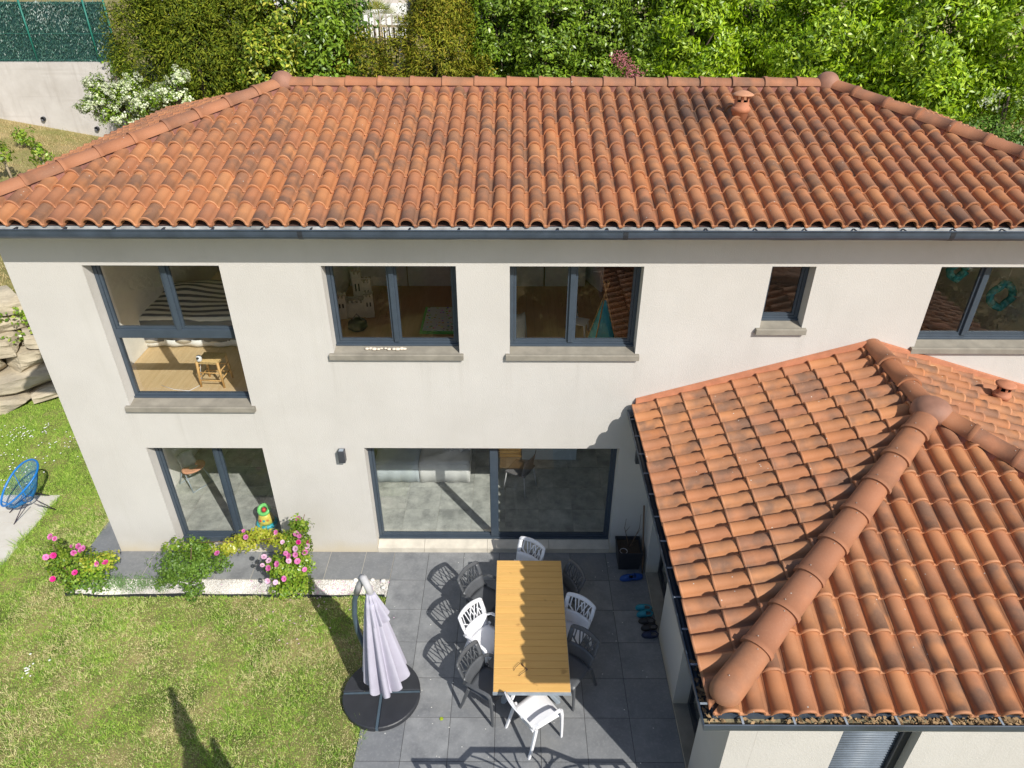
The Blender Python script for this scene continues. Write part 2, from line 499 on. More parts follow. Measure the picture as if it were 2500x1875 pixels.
def mat_prints():
    t = NT('striped_cover')
    p = t.obj()
    s = t.n('SeparateXYZ', n0=p)
    warp = t.math('MULTIPLY', t.noise(p, 1.6, 2), 0.10)
    y = t.math('FRACT', t.math('MULTIPLY', t.math('ADD', t.math('ADD', s.outputs[1], warp), t.math('MULTIPLY', s.outputs[2], 0.6)), 5.6))
    f = t.math('GREATER_THAN', y, 0.52)
    c = t.mix(f, (0.80, 0.78, 0.72), (0.14, 0.145, 0.18))
    M['striped_cover'] = t.done(t.bsdf(c, 0.9, 0, None, 0.1))
    t = NT('play_mat_print')
    p = t.obj()
    v = t.n('TexVoronoi', n0=p, i_Scale=14.0)
    f = t.math('LESS_THAN', v.outputs['Distance'], 0.32)
    hsv = t.n('HueSaturation', i_Saturation=1.6, i_Value=0.9, i_Color=v.outputs['Color'])
    c = t.mix(t.math('MULTIPLY', f, 0.75), (0.75, 0.80, 0.80), hsv.outputs[0])
    M['play_mat_print'] = t.done(t.bsdf(c, 0.8, 0, None, 0.1))
    t = NT('canopy_cloth')
    p = t.obj()
    n = t.noise(p, 2.2, 4, 0.6)
    c = t.mix(t.ramp(n, 0.3, 0.7), (0.50, 0.48, 0.565), (0.58, 0.555, 0.645))
    n2 = t.noise(t.scalev(p, (9.0, 9.0, 1.4)), 1.0, 4, 0.65)
    c = t.mix(t.math('MULTIPLY', t.ramp(n2, 0.55, 0.8), 0.3), c, (0.39, 0.365, 0.42))
    a = t.bsdf(c, 0.85, 0, t.bump(t.noise(p, 14, 3), 0.25, 0.02), 0.15)
    b = t.n('BsdfTranslucent', n0=c)
    M['canopy_cloth'] = t.done(t.n('MixShader', n0=0.12, n1=a, n2=b).outputs[0])


mat_prints()


# ------------------------------------------------------------------ mesh helpers
class G:
    def __init__(s):
        s.v, s.f, s.mi, s.sm = [], [], [], []

    def face(s, idx, m=0, smooth=False):
        s.f.append(tuple(idx))
        s.mi.append(m)
        s.sm.append(smooth)

    def box(s, x0, x1, y0, y1, z0, z1, m=0, mat=None):
        b = len(s.v)
        for p in ((x0, y0, z0), (x1, y0, z0), (x1, y1, z0), (x0, y1, z0), (x0, y0, z1), (x1, y0, z1), (x1, y1, z1), (x0, y1, z1)):
            s.v.append(tuple(mat @ Vector(p)) if mat else p)
        for q in ((0, 3, 2, 1), (4, 5, 6, 7), (0, 1, 5, 4), (1, 2, 6, 5), (2, 3, 7, 6), (3, 0, 4, 7)):
            s.face([b + i for i in q], m)
        return s

    def rings(s, rings, m=0, smooth=True, closed=True, cap0=False, cap1=False):
        b = len(s.v)
        n = len(rings[0])
        for r in rings:
            s.v.extend(tuple(p) for p in r)
        for i in range(len(rings) - 1):
            for j in range(n if closed else n - 1):
                k = (j + 1) % n
                s.face((b + i * n + j, b + i * n + k, b + (i + 1) * n + k, b + (i + 1) * n + j), m, smooth)
        if cap0:
            s.face([b + j for j in reversed(range(n))], m)
        if cap1:
            s.face([b + (len(rings) - 1) * n + j for j in range(n)], m)
        return s

    def lathe(s, prof, seg=20, m=0, c=(0, 0, 0), axis=None, smooth=True, cap0=True, cap1=True):
        rr = []
        for r, z in prof:
            ring = []
            for k in range(seg):
                a = 2 * math.pi * k / seg
                p = Vector((r * math.cos(a), r * math.sin(a), z))
                if axis is not None:
                    p = axis @ p
                ring.append((p.x + c[0], p.y + c[1], p.z + c[2]))
            rr.append(ring)
        return s.rings(rr, m, smooth, True, cap0, cap1)

    def tube(s, pts, r, seg=8, m=0, cap=True):
        pts = [Vector(p) for p in pts]
        n = len(pts)
        rad = r if isinstance(r, (list, tuple)) else [r] * n
        rr = []
        up = None
        for i in range(n):
            d = (pts[min(i + 1, n - 1)] - pts[max(i - 1, 0)]).normalized()
            if up is None:
                up = Vector((0, 0, 1)) if abs(d.z) < 0.9 else Vector((1, 0, 0))
            a = d.cross(up)
            if a.length < 1e-4:
                a = d.cross(Vector((0, 1, 0)))
            a.normalize()
            b2 = a.cross(d).normalized()
            up = b2
            rr.append([pts[i] + a * rad[i] * math.cos(2 * math.pi * k / seg) + b2 * rad[i] * math.sin(2 * math.pi * k / seg) for k in range(seg)])
        return s.rings(rr, m, True, True, cap, cap)

    def bar(s, pts, w, h, side, m=0, bev=0.25):
        """flat bar swept along pts; side = width direction, section rounded a little"""
        pts = [Vector(p) for p in pts]
        n = len(pts)
        sd = Vector(side).normalized()
        ws = w if isinstance(w, (list, tuple)) else [w] * n
        hs = h if isinstance(h, (list, tuple)) else [h] * n
        rr = []
        for i in range(n):
            d = (pts[min(i + 1, n - 1)] - pts[max(i - 1, 0)]).normalized()
            u = d.cross(sd).normalized()
            sw = u.cross(d).normalized()
            a, b2 = ws[i] / 2, hs[i] / 2
            c = bev * min(a, b2)
            sec = ((a, b2 - c), (a - c, b2), (-a + c, b2), (-a, b2 - c), (-a, -b2 + c), (-a + c, -b2), (a - c, -b2), (a, -b2 + c))
            rr.append([pts[i] + sw * x + u * y for x, y in sec])
        return s.rings(rr, m, False, True, True, True)

    def sheet(s, fn, us, vs_, th, nrm, m=0):
        """closed thin shell over a mapped rectangle, offset along nrm"""
        nv = Vector(nrm)
        b = len(s.v)
        nu, nw = len(us), len(vs_)
        for sgn in (0.5, -0.5):
            for u in us:
                for v in vs_:
                    p = Vector(fn(u, v)) + nv * (th * sgn)
                    s.v.append(tuple(p))
        def ix(l, i, j):
            return b + l * nu * nw + i * nw + j
        for i in range(nu - 1):
            for j in range(nw - 1):
                s.face((ix(0, i, j), ix(0, i + 1, j), ix(0, i + 1, j + 1), ix(0, i, j + 1)), m, True)
                s.face((ix(1, i, j), ix(1, i, j + 1), ix(1, i + 1, j + 1), ix(1, i + 1, j)), m, True)
        for i in range(nu - 1):
            s.face((ix(0, i, 0), ix(1, i, 0), ix(1, i + 1, 0), ix(0, i + 1, 0)), m)
            s.face((ix(0, i, nw - 1), ix(0, i + 1, nw - 1), ix(1, i + 1, nw - 1), ix(1, i, nw - 1)), m)
        for j in range(nw - 1):
            s.face((ix(0, 0, j), ix(0, 0, j + 1), ix(1, 0, j + 1), ix(1, 0, j)), m)
            s.face((ix(0, nu - 1, j), ix(1, nu - 1, j), ix(1, nu - 1, j + 1), ix(0, nu - 1, j + 1)), m)
        return s

    def mesh(s, name, mats):
        me = bpy.data.meshes.new(name)
        me.from_pydata(s.v, [], s.f)
        for mt in (mats if isinstance(mats, (list, tuple)) else [mats]):
            me.materials.append(M[mt] if isinstance(mt, str) else mt)
        me.polygons.foreach_set('material_index', s.mi)
        me.polygons.foreach_set('use_smooth', s.sm)
        bm = bmesh.new()
        bm.from_mesh(me)
        bmesh.ops.recalc_face_normals(bm, faces=bm.faces)
        bm.to_mesh(me)
        bm.free()
        me.update()
        return me

    def obj(s, name, mats, parent=None, bevel=0.0):
        o = bpy.data.objects.new(name, s.mesh(name, mats))
        COL.objects.link(o)
        if parent is not None:
            o.parent = parent
        if bevel:
            b = o.modifiers.new('bevel', 'BEVEL')
            b.width = bevel
            b.segments = 2
            b.limit_method = 'ANGLE'
        return o


def tag(o, label=None, cat=None, group=None, kind=None):
    if label:
        o['label'] = label
    if cat:
        o['category'] = cat
    if group:
        o['group'] = group
    if kind:
        o['kind'] = kind
    return o


def thing(name, label, cat, loc=(0, 0, 0), rz=0.0, group=None):
    o = bpy.data.objects.new(name, None)
    o.empty_display_size = 0.2
    COL.objects.link(o)
    o.location = loc
    o.rotation_euler = (0, 0, rz)
    return tag(o, label, cat, group)


def copy_thing(root, loc, rz, label):
    r = root.copy()
    COL.objects.link(r)
    r.location = loc
    r.rotation_euler = (0, 0, rz)
    r['label'] = label
    for ch in list(root.children):
        c = ch.copy()
        COL.objects.link(c)
        c.parent = r
        for g in list(ch.children):
            d = g.copy()
            COL.objects.link(d)
            d.parent = c
    return r


def np_mesh(name, verts, faces, mat, smooth=False):
    """verts (n,3), faces (m,k) numpy"""
    me = bpy.data.meshes.new(name)
    nv, (nf, k) = len(verts), faces.shape
    me.vertices.add(nv)
    me.vertices.foreach_set('co', np.ascontiguousarray(verts, dtype=np.float32).ravel())
    me.loops.add(nf * k)
    me.loops.foreach_set('vertex_index', np.ascontiguousarray(faces, dtype=np.int32).ravel())
    me.polygons.add(nf)
    me.polygons.foreach_set('loop_start', np.arange(0, nf * k, k, dtype=np.int32))
    me.polygons.foreach_set('loop_total', np.full(nf, k, dtype=np.int32))
    if smooth:
        me.polygons.foreach_set('use_smooth', np.ones(nf, dtype=bool))
    for mt in (mat if isinstance(mat, (list, tuple)) else [mat]):
        me.materials.append(M[mt])
    me.update(calc_edges=True)
    me.validate()
    return me


def np_obj(name, verts, faces, mat, parent=None, smooth=False):
    o = bpy.data.objects.new(name, np_mesh(name, verts, faces, mat, smooth))
    COL.objects.link(o)
    if parent is not None:
        o.parent = parent
    return o


cam_rot = np.array(cam.rotation_euler.to_matrix())


def to_px(P):
    """project points to photo pixels (2500 wide); used only to pick what shows largest"""
    q = (np.asarray(P, float) - np.array(CAM)) @ cam_rot
    d = -q[..., 2]
    return 1250 + 1709.96 * q[..., 0] / d, 937.5 - 1709.96 * q[..., 1] / d, d


def in_view(P, mar=60):
    u, v, d = to_px(P)
    return (u > -mar) & (u < 2500 + mar) & (v > -mar) & (v < 1875 + mar) & (d > 0)


# ------------------------------------------------------------------ the house: walls and storeys
house = thing('house', 'two storey cream rendered house with terracotta tile roofs and a low wing at the right', 'house', (0, 0, 0))
XL, XR, YB = -6.71, 7.95, 6.2
ZT = 5.84

WINS = [  # x0, x1, z0, z1
    (-5.70, -3.89, 2.97, 5.215), (-2.55, -0.77, 3.87, 5.215), (-0.06, 1.71, 3.87, 5.215),
    (3.39, 3.97, 4.29, 5.22), (5.61, 7.40, 4.00, 5.22), (-5.68, -3.88, 0.0, 2.21), (-2.31, 1.63, 0.0, 2.22)]


def holed_wall(name, a0, a1, z0, z1, holes, d0, d1, fn, parent, mats='render_wall'):
    """wall slab; a along, z up, depth d0 (outside) to d1 (inside); fn maps (a,d,z) to world"""
    g = G()
    As = sorted({a0, a1} | {h[0] for h in holes} | {h[1] for h in holes})
    Zs = sorted({z0, z1} | {max(z0, h[2]) for h in holes} | {h[3] for h in holes})
    As = [a for a in As if a0 <= a <= a1]
    Zs = [z for z in Zs if z0 <= z <= z1]
    def quad(pts, m):
        b = len(g.v)
        g.v.extend(fn(*p) for p in pts)
        g.face((b, b + 1, b + 2, b + 3), m)
    def solid(i, j):
        if i < 0 or j < 0 or i >= len(As) - 1 or j >= len(Zs) - 1:
            return False
        ac, zc = (As[i] + As[i + 1]) / 2, (Zs[j] + Zs[j + 1]) / 2
        return not any(h[0] < ac < h[1] and h[2] < zc < h[3] for h in holes)
    for i in range(len(As) - 1):
        for j in range(len(Zs) - 1):
            if not solid(i, j):
                continue
            x0, x1, y0, y1 = As[i], As[i + 1], Zs[j], Zs[j + 1]
            quad(((x0, d0, y0), (x1, d0, y0), (x1, d0, y1), (x0, d0, y1)), 0)
            quad(((x0, d1, y0), (x0, d1, y1), (x1, d1, y1), (x1, d1, y0)), 1)
            if not solid(i - 1, j):
                quad(((x0, d0, y0), (x0, d0, y1), (x0, d1, y1), (x0, d1, y0)), 0)
            if not solid(i + 1, j):
                quad(((x1, d0, y0), (x1, d1, y0), (x1, d1, y1), (x1, d0, y1)), 0)
            if not solid(i, j - 1):
                quad(((x0, d0, y0), (x0, d1, y0), (x1, d1, y0), (x1, d0, y0)), 0)
            if not solid(i, j + 1):
                quad(((x0, d0, y1), (x1, d0, y1), (x1, d1, y1), (x0, d1, y1)), 0)
    me = bpy.data.meshes.new(name)
    me.from_pydata(g.v, [], g.f)
    me.materials.append(M[mats])
    me.materials.append(M['inner_wall'])
    me.polygons.foreach_set('material_index', g.mi)
    bm = bmesh.new()
    bm.from_mesh(me)
    bmesh.ops.remove_doubles(bm, verts=bm.verts, dist=1e-4)
    bmesh.ops.recalc_face_normals(bm, faces=bm.faces)
    bm.to_mesh(me)
    bm.free()
    o = bpy.data.objects.new(name, me)
    COL.objects.link(o)
    o.parent = parent
    return o


holed_wall('wall', XL, XR, -0.05, ZT, WINS, 0.0, 0.30, lambda a, d, z: (a, d, z), house)
g = G()
g.box(XL, XL + 0.3, 0.302, YB, -0.05, ZT)
g.obj('wall', 'render_wall', house)
G().box(XR - 0.3, XR, 0.302, YB, -0.05, ZT).obj('wall', 'render_wall', house)
G().box(XL + 0.302, XR - 0.302, YB - 0.3, YB, -0.05, ZT).obj('wall', 'render_wall', house)
G().box(XL + 0.31, XR - 0.31, 0.31, YB - 0.31, 5.42, 5.50).obj('ceiling', 'inner_wall', house)
G().box(XL + 0.31, XR - 0.31, 0.31, YB - 0.31, 2.55, 2.80).obj('ceiling', 'inner_wall', house)
# inner partitions of both storeys
pg = G()
for x in (-3.45, -0.42, 2.75, 4.7):
    pg.box(x - 0.05, x + 0.05, 0.315, YB - 0.315, 2.805, 5.415)
pg.box(XL + 0.305, XL + 0.335, 0.315, YB - 0.315, 2.805, 5.415)
for x in (-3.2, 2.4):
    pg.box(x - 0.05, x + 0.05, 0.315, YB - 0.315, 0.0, 2.545)
pg.box(XL + 0.305, XL + 0.335, 0.315, YB - 0.315, 0.0, 2.545)
pg.box(-3.14, 2.34, 4.4, 4.5, 0.0, 2.545)
pg.obj('partition_wall', 'inner_wall', house)
wd = G()
for (a, b) in ((-3.38, -2.2), (-2.17, -0.5), (-0.36, 0.6), (0.63, 1.45)):
    wd.box(a, b, 4.66, 4.72, 2.81, 5.3)
wd.obj('wardrobe_door', 'wardrobe', house)


def planks(name, x0, x1, y0, y1, z, w, l, mat, joint, along='y', gap=0.003, th=0.02):
    """floor of separate boards or tiles over a joint bed; joined per room as one floor part"""
    g = G()
    g.box(x0, x1, y0, y1, z - 0.03, z - 0.006, 1)
    k = 0
    x = x0
    while x < x1 - 0.01:
        y = y0 - (l * 0.37 * (k % 3) if along == 'y' else 0)
        while y < y1:
            ya, yb2 = max(y, y0), min(y + l, y1)
            if yb2 - ya > 0.02:
                g.box(x + gap, min(x + w, x1) - gap, ya + gap, yb2 - gap, z - 0.005, z, 0)
            y += l
        x += w
        k += 1
    return g.obj(name, [mat, joint], house)


planks('floor', XL + 0.34, -3.5, 0.31, 5.8, 2.85, 0.14, 1.3, 'oak_floor', 'joint_dark', gap=0.001)
planks('floor', -3.4, 2.7, 0.31, 5.8, 2.85, 0.14, 1.3, 'brown_floor', 'joint_dark', gap=0.001)
planks('floor', 2.8, 7.6, 0.31, 5.8, 2.85, 0.14, 1.3, 'brown_floor', 'joint_dark', gap=0.001)
planks('floor', XL + 0.34, -3.25, 0.31, 5.8, 0.15, 0.6, 0.6, 'inner_tile', 'joint_pale', along='x', gap=0.004)
planks('floor', -3.15, 2.35, 0.31, 4.4, 0.15, 0.6, 0.6, 'inner_tile', 'joint_pale', along='x', gap=0.003)


# ------------------------------------------------------------------ windows
FY = 0.19   # outer face of the frames


def window(x0, x1, z0, z1, mull=(), transom=None, door=False, lift=0.06):
    fw = 0.055
    y0, y1 = FY, FY + 0.075
    g = G()
    zb = z0 + lift
    # fixed outer frame, butted
    g.box(x0 + 0.002, x0 + fw, y0, y1, zb, z1 - 0.002)
    g.box(x1 - fw, x1 - 0.002, y0, y1, zb, z1 - 0.002)
    g.box(x0 + fw, x1 - fw, y0, y1, z1 - fw, z1 - 0.002)
    g.box(x0 + fw, x1 - fw, y0, y1, zb, zb + fw)
    # outer drip profile at the foot
    g.box(x0 + 0.004, x1 - 0.004, y0 - 0.035, y0 - 0.002, zb - 0.004, zb + 0.026)
    w = g.obj('window' if not door else 'sliding_door', 'frame_metal', house, 0.004)
    xs = [x0 + fw] + list(mull) + [x1 - fw]
    lo = zb + fw
    if transom:
        tz0, tz1 = transom
        t = G().box(x0 + fw + 0.001, x1 - fw - 0.001, y0 - 0.012, y1 - 0.01, tz0, tz1)
        t.obj('transom', 'frame_metal', w, 0.004)
        pg = G().box(x0 + fw + 0.004, x1 - fw - 0.004, y0 + 0.03, y0 + 0.036, lo + 0.002, tz0 - 0.002)
        pg.obj('pane', 'window_glass', w)
        lo = tz1
    for mx in mull:
        hw = 0.035 if not door else 0.06
        G().box(mx - hw, mx + hw, y0 - 0.02, y1 - 0.012, lo + 0.001, z1 - fw - 0.001).obj('mullion', 'frame_metal', w, 0.004)
    for i in range(len(xs) - 1):
        a = xs[i] + (0.036 if i > 0 else 0.004)
        b = xs[i + 1] - (0.036 if i < len(xs) - 2 else 0.004)
        # sash rim
        s = G()
        r = 0.032
        yo, yi = y0 + 0.012, y1 - 0.02
        s.box(a, a + r, yo, yi, lo + 0.003, z1 - fw - 0.003)
        s.box(b - r, b, yo, yi, lo + 0.003, z1 - fw - 0.003)
        s.box(a + r, b - r, yo, yi, lo + 0.003, lo + 0.003 + r)
        s.box(a + r, b - r, yo, yi, z1 - fw - 0.003 - r, z1 - fw - 0.003)
        s.obj('sash', 'frame_metal', w)
        G().box(a + r - 0.006, b - r + 0.006, y0 + 0.03, y0 + 0.036, lo + r - 0.004, z1 - fw - r + 0.002).obj('pane', 'window_glass', w)
    return w


window(*WINS[0], mull=(-4.74,), transom=(4.035, 4.17))
window(*WINS[1], mull=(-1.67,))
window(*WINS[2], mull=(0.80,))
window(*WINS[3])
window(*WINS[4], mull=(6.36,))
window(*WINS[5], mull=(-4.71,), lift=0.155)
window(*WINS[6], mull=(-0.32,), door=True, lift=0.155)


def sill(x0, x1, z, name='window_sill', mat='sill_stone', proud=0.06, ear=0.055, h=0.07):
    """sloping cast sill with raised back and ears, one piece"""
    g = G()
    prof = [(0.16, z + 0.045), (-0.035, z + 0.006), (-0.04, z + 0.012), (-proud, z + 0.004), (-proud - 0.008, z - 0.02), (-proud, z - h), (0.0 - 0.002, z - h)]
    # tongue inside the reveal
    rr = []
    for x in (x0 + 0.003, x1 - 0.003):
        rr.append([(x, y, zz) for y, zz in ((0.17, z + 0.045), (0.0, z + 0.012), (0.0, z - 0.03), (0.17, z - 0.03))])
    g.rings(rr, 0, False, True, True, True)
    rr = []
    for x in (x0 - ear, x1 + ear):
        rr.append([(x, y, zz) for y, zz in ((-0.002, z + 0.014), (-proud + 0.01, z + 0.014), (-proud, z + 0.004), (-proud, z - h), (-0.002, z - h))])
    g.rings(rr, 0, False, True, True, True)
    return g.obj(name, mat, house)


sill(-5.70, -3.89, 2.985)
sill(-2.55, -0.77, 3.885)
sill(-0.06, 1.71, 3.885)
sill(3.39, 3.97, 4.305)
sill(5.61, 7.40, 4.015)
G().box(-5.677, -3.883, 0.0 - 0.01, 0.155, -0.02, 0.05).obj('threshold_slab', 'threshold_stone', house)
G().box(-5.677, -3.883, 0.156, 0.26, -0.02, 0.15).obj('threshold_riser', 'frame_metal', house)
G().box(-2.307, 1.627, 0.1715, 0.30, -0.02, 0.15).obj('threshold_slab', 'threshold_stone', house)
for a, b in ((-2.305, -1.52), (-1.515, -0.45), (-0.445, 0.60), (0.605, 1.625)):
    g = G()
    g.rings([[(x, y, z) for y, z in ((-0.012, -0.02), (-0.012, 0.095), (0.17, 0.148), (0.17, -0.02))] for x in (a, b)], 0, False, True, True, True)
    g.obj('threshold_slab', 'threshold_stone', house)

# wall lamps either side of the sliding door
for lx in (-2.65, 1.93):
    g = G()
    g.box(lx - 0.05, lx + 0.05, -0.105, -0.012, 2.0, 2.22)
    g.box(lx - 0.035, lx + 0.035, -0.012, 0.002, 2.05, 2.17)
    l = g.obj('wall_lamp', 'lamp_metal', house, 0.004)
    G().box(lx - 0.035, lx + 0.035, -0.09, -0.027, 2.2205, 2.2235).obj('lamp_lens', 'alu_grey', l)


# ------------------------------------------------------------------ roofs
SL = 0.29
EX0, EX1, EY0, EY1, EZ = -7.07, 8.31, -0.36, 6.56, 5.885
HALF = (EY1 - EY0) / 2
RZ = EZ + SL * HALF
SA = 0.31
AX0, AX1, AY0, AZ = 1.79, 8.21, -4.87, 2.985
AH = (AX1 - AX0) / 2
ARZ = AZ + SA * AH

c0, c1, c2, c3 = (EX0, EY0, EZ), (EX1, EY0, EZ), (EX1, EY1, EZ), (EX0, EY1, EZ)
r0, r1 = (EX0 + HALF, EY0 + HALF, RZ), (EX1 - HALF, EY0 + HALF, RZ)
g = G()
g.v += [c0, c1, c2, c3, r0, r1]
for f in ((0, 1, 5, 4), (1, 2, 5), (2, 3, 4, 5), (3, 0, 4), (0, 3, 2, 1)):
    g.face(f)
roof = g.obj('roof', 'underlay', house)
roof['label'] = 'long hipped roof of the upper storey'
g = G()
node = (AX0 + AH, AY0 + AH, ARZ)
apex = (AX0 + AH, -0.004, ARZ)
g.v += [(AX0, -0.004, AZ), (AX0, AY0, AZ), (AX1, AY0, AZ), (AX1, -0.004, AZ), node, apex]
for f in ((0, 1, 4, 5), (1, 2, 4), (2, 3, 5, 4), (0, 3, 2, 1), (0, 5, 3)):
    g.face(f)
roof2 = g.obj('roof', 'underlay', house)
roof2['label'] = 'lower hipped roof over the single storey wing'

P_, GA = 0.2265, 0.36
BW, BH = 0.182, 0.096


def tile_arrays(nb=8, full=True):
    """one barrel-and-pan roof tile: u across, v up the slope, w out"""
    def prof(scale, add, inner=0.0):
        pts = []
        cx = BW / 2 - 0.016
        hw, hh = BW / 2 * scale - inner, BH * scale + add - inner
        for k in range(nb + 1):
            a = math.pi * (1 - k / nb)
            pts.append((cx + hw * math.cos(a) + (0), max(hh * math.sin(a) ** 0.9 if 0 < k < nb else 0.0, 0.0) + (0.004 if not inner else 0.0)))
        if not inner:
            pts.append((P_ - 0.020, 0.008))
            pts.append((P_ - 0.014, 0.022))
            pts.append((P_ + 0.003, 0.020))
        return pts
    Lt = GA + 0.06
    def lift(v):
        return 0.019 * (1 - v / Lt)
    rings = [(0.0, 1.0, 0.008), (0.026, 1.0, 0.007), (0.031, 0.985, 0.0), (0.20, 0.965, 0.0), (Lt, 0.935, -0.002)]
    V, F, S = [], [], []
    n = nb + 4
    for v, sc, ad in rings:
        for (u, w) in prof(sc, ad):
            V.append((u, v, w + lift(v)))
    for i in range(len(rings) - 1):
        for j in range(n - 1):
            F.append((i * n + j, i * n + j + 1, (i + 1) * n + j + 1, (i + 1) * n + j))
            S.append(True)
    # thick front end and hollow underside of the barrel
    b = len(V)
    pi_ = prof(1.0, 0.0, 0.013)
    m = nb + 1
    for (u, w) in pi_:
        V.append((u, 0.001, w + lift(0)))
    for j in range(m - 1):
        F.append((j, b + j, b + j + 1, j + 1))
        S.append(False)
    if full:
        for (u, w) in pi_:
            V.append((u * 0.97 + 0.002, 0.13, w * 0.93 + lift(0.13) - 0.004))
        for j in range(m - 1):
            F.append((b + j, b + m + j, b + m + j + 1, b + j + 1))
            S.append(True)
    # front edge of the pan
    b2 = len(V)
    for (u, w) in prof(1.0, 0.0)[nb:]:
        V.append((u, 0.0, w - 0.006))
    for j in range(3):
        F.append((nb + j, b2 + j, b2 + j + 1, nb + j + 1))
        S.append(False)
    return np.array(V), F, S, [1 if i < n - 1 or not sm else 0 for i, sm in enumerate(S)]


TV, TF, TS, TM = tile_arrays()
TLEN = GA + 0.06


def tile_mesh():
    me = bpy.data.meshes.new('roof_tile')
    me.from_pydata([tuple(v) for v in TV], [], TF)
    me.polygons.foreach_set('use_smooth', TS)
    me.polygons.foreach_set('material_index', TM)
    me.materials.append(M['terracotta'])
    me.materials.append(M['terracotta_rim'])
    return me


TILE_ME = tile_mesh()


class Plane:
    def __init__(s, O, u, v, n, width, L, left, right, cosA, ph=0.0):
        s.mat = Matrix(((u[0], v[0], n[0], O[0]), (u[1], v[1], n[1], O[1]), (u[2], v[2], n[2], O[2]), (0, 0, 0, 1)))
        s.np = np.array(s.mat)
        s.W, s.L, s.left, s.right, s.c, s.ph = width, L, left, right, cosA, ph

    def cells(s):
        """yield (u0, v0, inside flag)"""
        out = []
        rows = int(math.ceil(s.L / GA))
        for r in range(rows):
            v0 = r * GA - 0.03
            k = -2
            while True:
                u0 = s.ph + k * P_
                k += 1
                if u0 > s.W:
                    break
                ua, ub, va, vb = u0 - 0.02, u0 + P_, v0, min(v0 + TLEN, s.L)
                def lo(v):
                    return max(v, 0) * s.c if s.left else 0.0
                def hi(v):
                    return s.W - (max(v, 0) * s.c if s.right else 0.0)
                if ub < lo(va) or ua > hi(va):
                    continue
                whole = ua >= lo(vb) - 0.03 and ub <= hi(vb) + 0.03 and v0 + TLEN <= s.L + 0.02
                out.append((u0, v0, whole))
        return out

    def clip(s, u0, v0):
        bm = bmesh.new()
        vs_ = [bm.verts.new((p[0] + u0, p[1] + v0, p[2])) for p in TV]
        for f, sm, mi in zip(TF, TS, TM):
            fc = bm.faces.new([vs_[i] for i in f])
            fc.smooth = sm
            fc.material_index = mi
        def cut(co, no):
            gm = bm.verts[:] + bm.edges[:] + bm.faces[:]
            bmesh.ops.bisect_plane(bm, geom=gm, plane_co=co, plane_no=no, clear_outer=True)
        if s.left:
            cut((0, 0, 0), Vector((-1, s.c, 0)))
        else:
            cut((0.002, 0, 0), Vector((-1, 0, 0)))
        if s.right:
            cut((s.W, 0, 0), Vector((1, s.c, 0)))
        else:
            cut((s.W - 0.002, 0, 0), Vector((1, 0, 0)))
        cut((0, s.L - 0.02, 0), Vector((0, 1, 0)))
        if len(bm.faces) == 0:
            bm.free()
            return None
        bm.verts.ensure_lookup_table()
        bm.verts.index_update()
        V = np.array([v.co[:] for v in bm.verts])
        F = [tuple(v.index for v in f.verts) for f in bm.faces]
        S = [f.smooth for f in bm.faces]
        Mi = [f.material_index for f in bm.faces]
        bm.free()
        return V, F, S, Mi


def mkplane(O, u, vdir, slope, width, run, left, right, ph):
    cA = 1 / math.sqrt(1 + slope * slope)
    v = (vdir[0] * cA, vdir[1] * cA, slope * cA)
    n = Vector(u).cross(Vector(v))
    return Plane(O, u, v, tuple(n), width, run / cA, left, right, cA, ph)


planes = [
    (mkplane(c0, (1, 0, 0), (0, 1), SL, EX1 - EX0, HALF, True, True, 0.02), roof),
    (mkplane(c3, (0, -1, 0), (1, 0), SL, EY1 - EY0, HALF, True, True, 0.0), roof),
    (mkplane(c1, (0, 1, 0), (-1, 0), SL, EY1 - EY0, HALF, True, True, 0.0), roof),
    (mkplane((AX0, -0.004, AZ), (0, -1, 0), (1, 0), SA, -AY0, AH, False, True, 0.03), roof2),
    (mkplane((AX0, AY0, AZ), (1, 0, 0), (0, 1), SA, AX1 - AX0, AH, True, True, 0.06), roof2),
    (mkplane((AX1, AY0, AZ), (0, 1, 0), (-1, 0), SA, -AY0, AH, True, False, 0.0), roof2),
]
cand = []
for pi, (pl, par) in enumerate(planes):
    for (u0, v0, whole) in pl.cells():
        cw = pl.mat @ Vector((u0 + P_ / 2, v0 + GA / 2, 0.03))
        vis = bool(in_view(np.array(cw)[None], 10)[0])
        # size in the picture: area seen, foreshortened by the angle of the roof plane
        vd = (CAM - cw)
        facing = max(0.0, vd.normalized().dot(Vector(pl.mat.col[2][:3])))
        size = facing / vd.length_squared if vis else -1
        cand.append((size, pi, u0, v0, whole))
cand.sort(key=lambda c: -c[0])
picked = cand[:300]
rest = cand[300:]
for (size, pi, u0, v0, whole) in picked:
    pl, par = planes[pi]
    if whole:
        o = bpy.data.objects.new('roof_tile', TILE_ME)
        jit = Matrix.Rotation(random.gauss(0, 0.009), 4, 'Z')
        o.matrix_local = pl.mat @ Matrix.Translation((u0 + random.uniform(-.003, .003), v0 + random.uniform(-0.007, 0.007), random.uniform(-0.002, 0.004))) @ jit
    else:
        r_ = pl.clip(u0, v0)
        if r_ is None:
            continue
        V, F, S, Mi = r_
        me = bpy.data.meshes.new('roof_tile')
        me.from_pydata([tuple(v) for v in V], [], F)
        me.polygons.foreach_set('use_smooth', S)
        me.polygons.foreach_set('material_index', Mi)
        me.materials.append(M['terracotta'])
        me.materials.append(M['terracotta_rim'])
        o = bpy.data.objects.new('roof_tile', me)
        o.matrix_local = pl.mat
    COL.objects.link(o)
    o.parent = par
RV, RF, RS, RM = [], [], [], []
off = 0
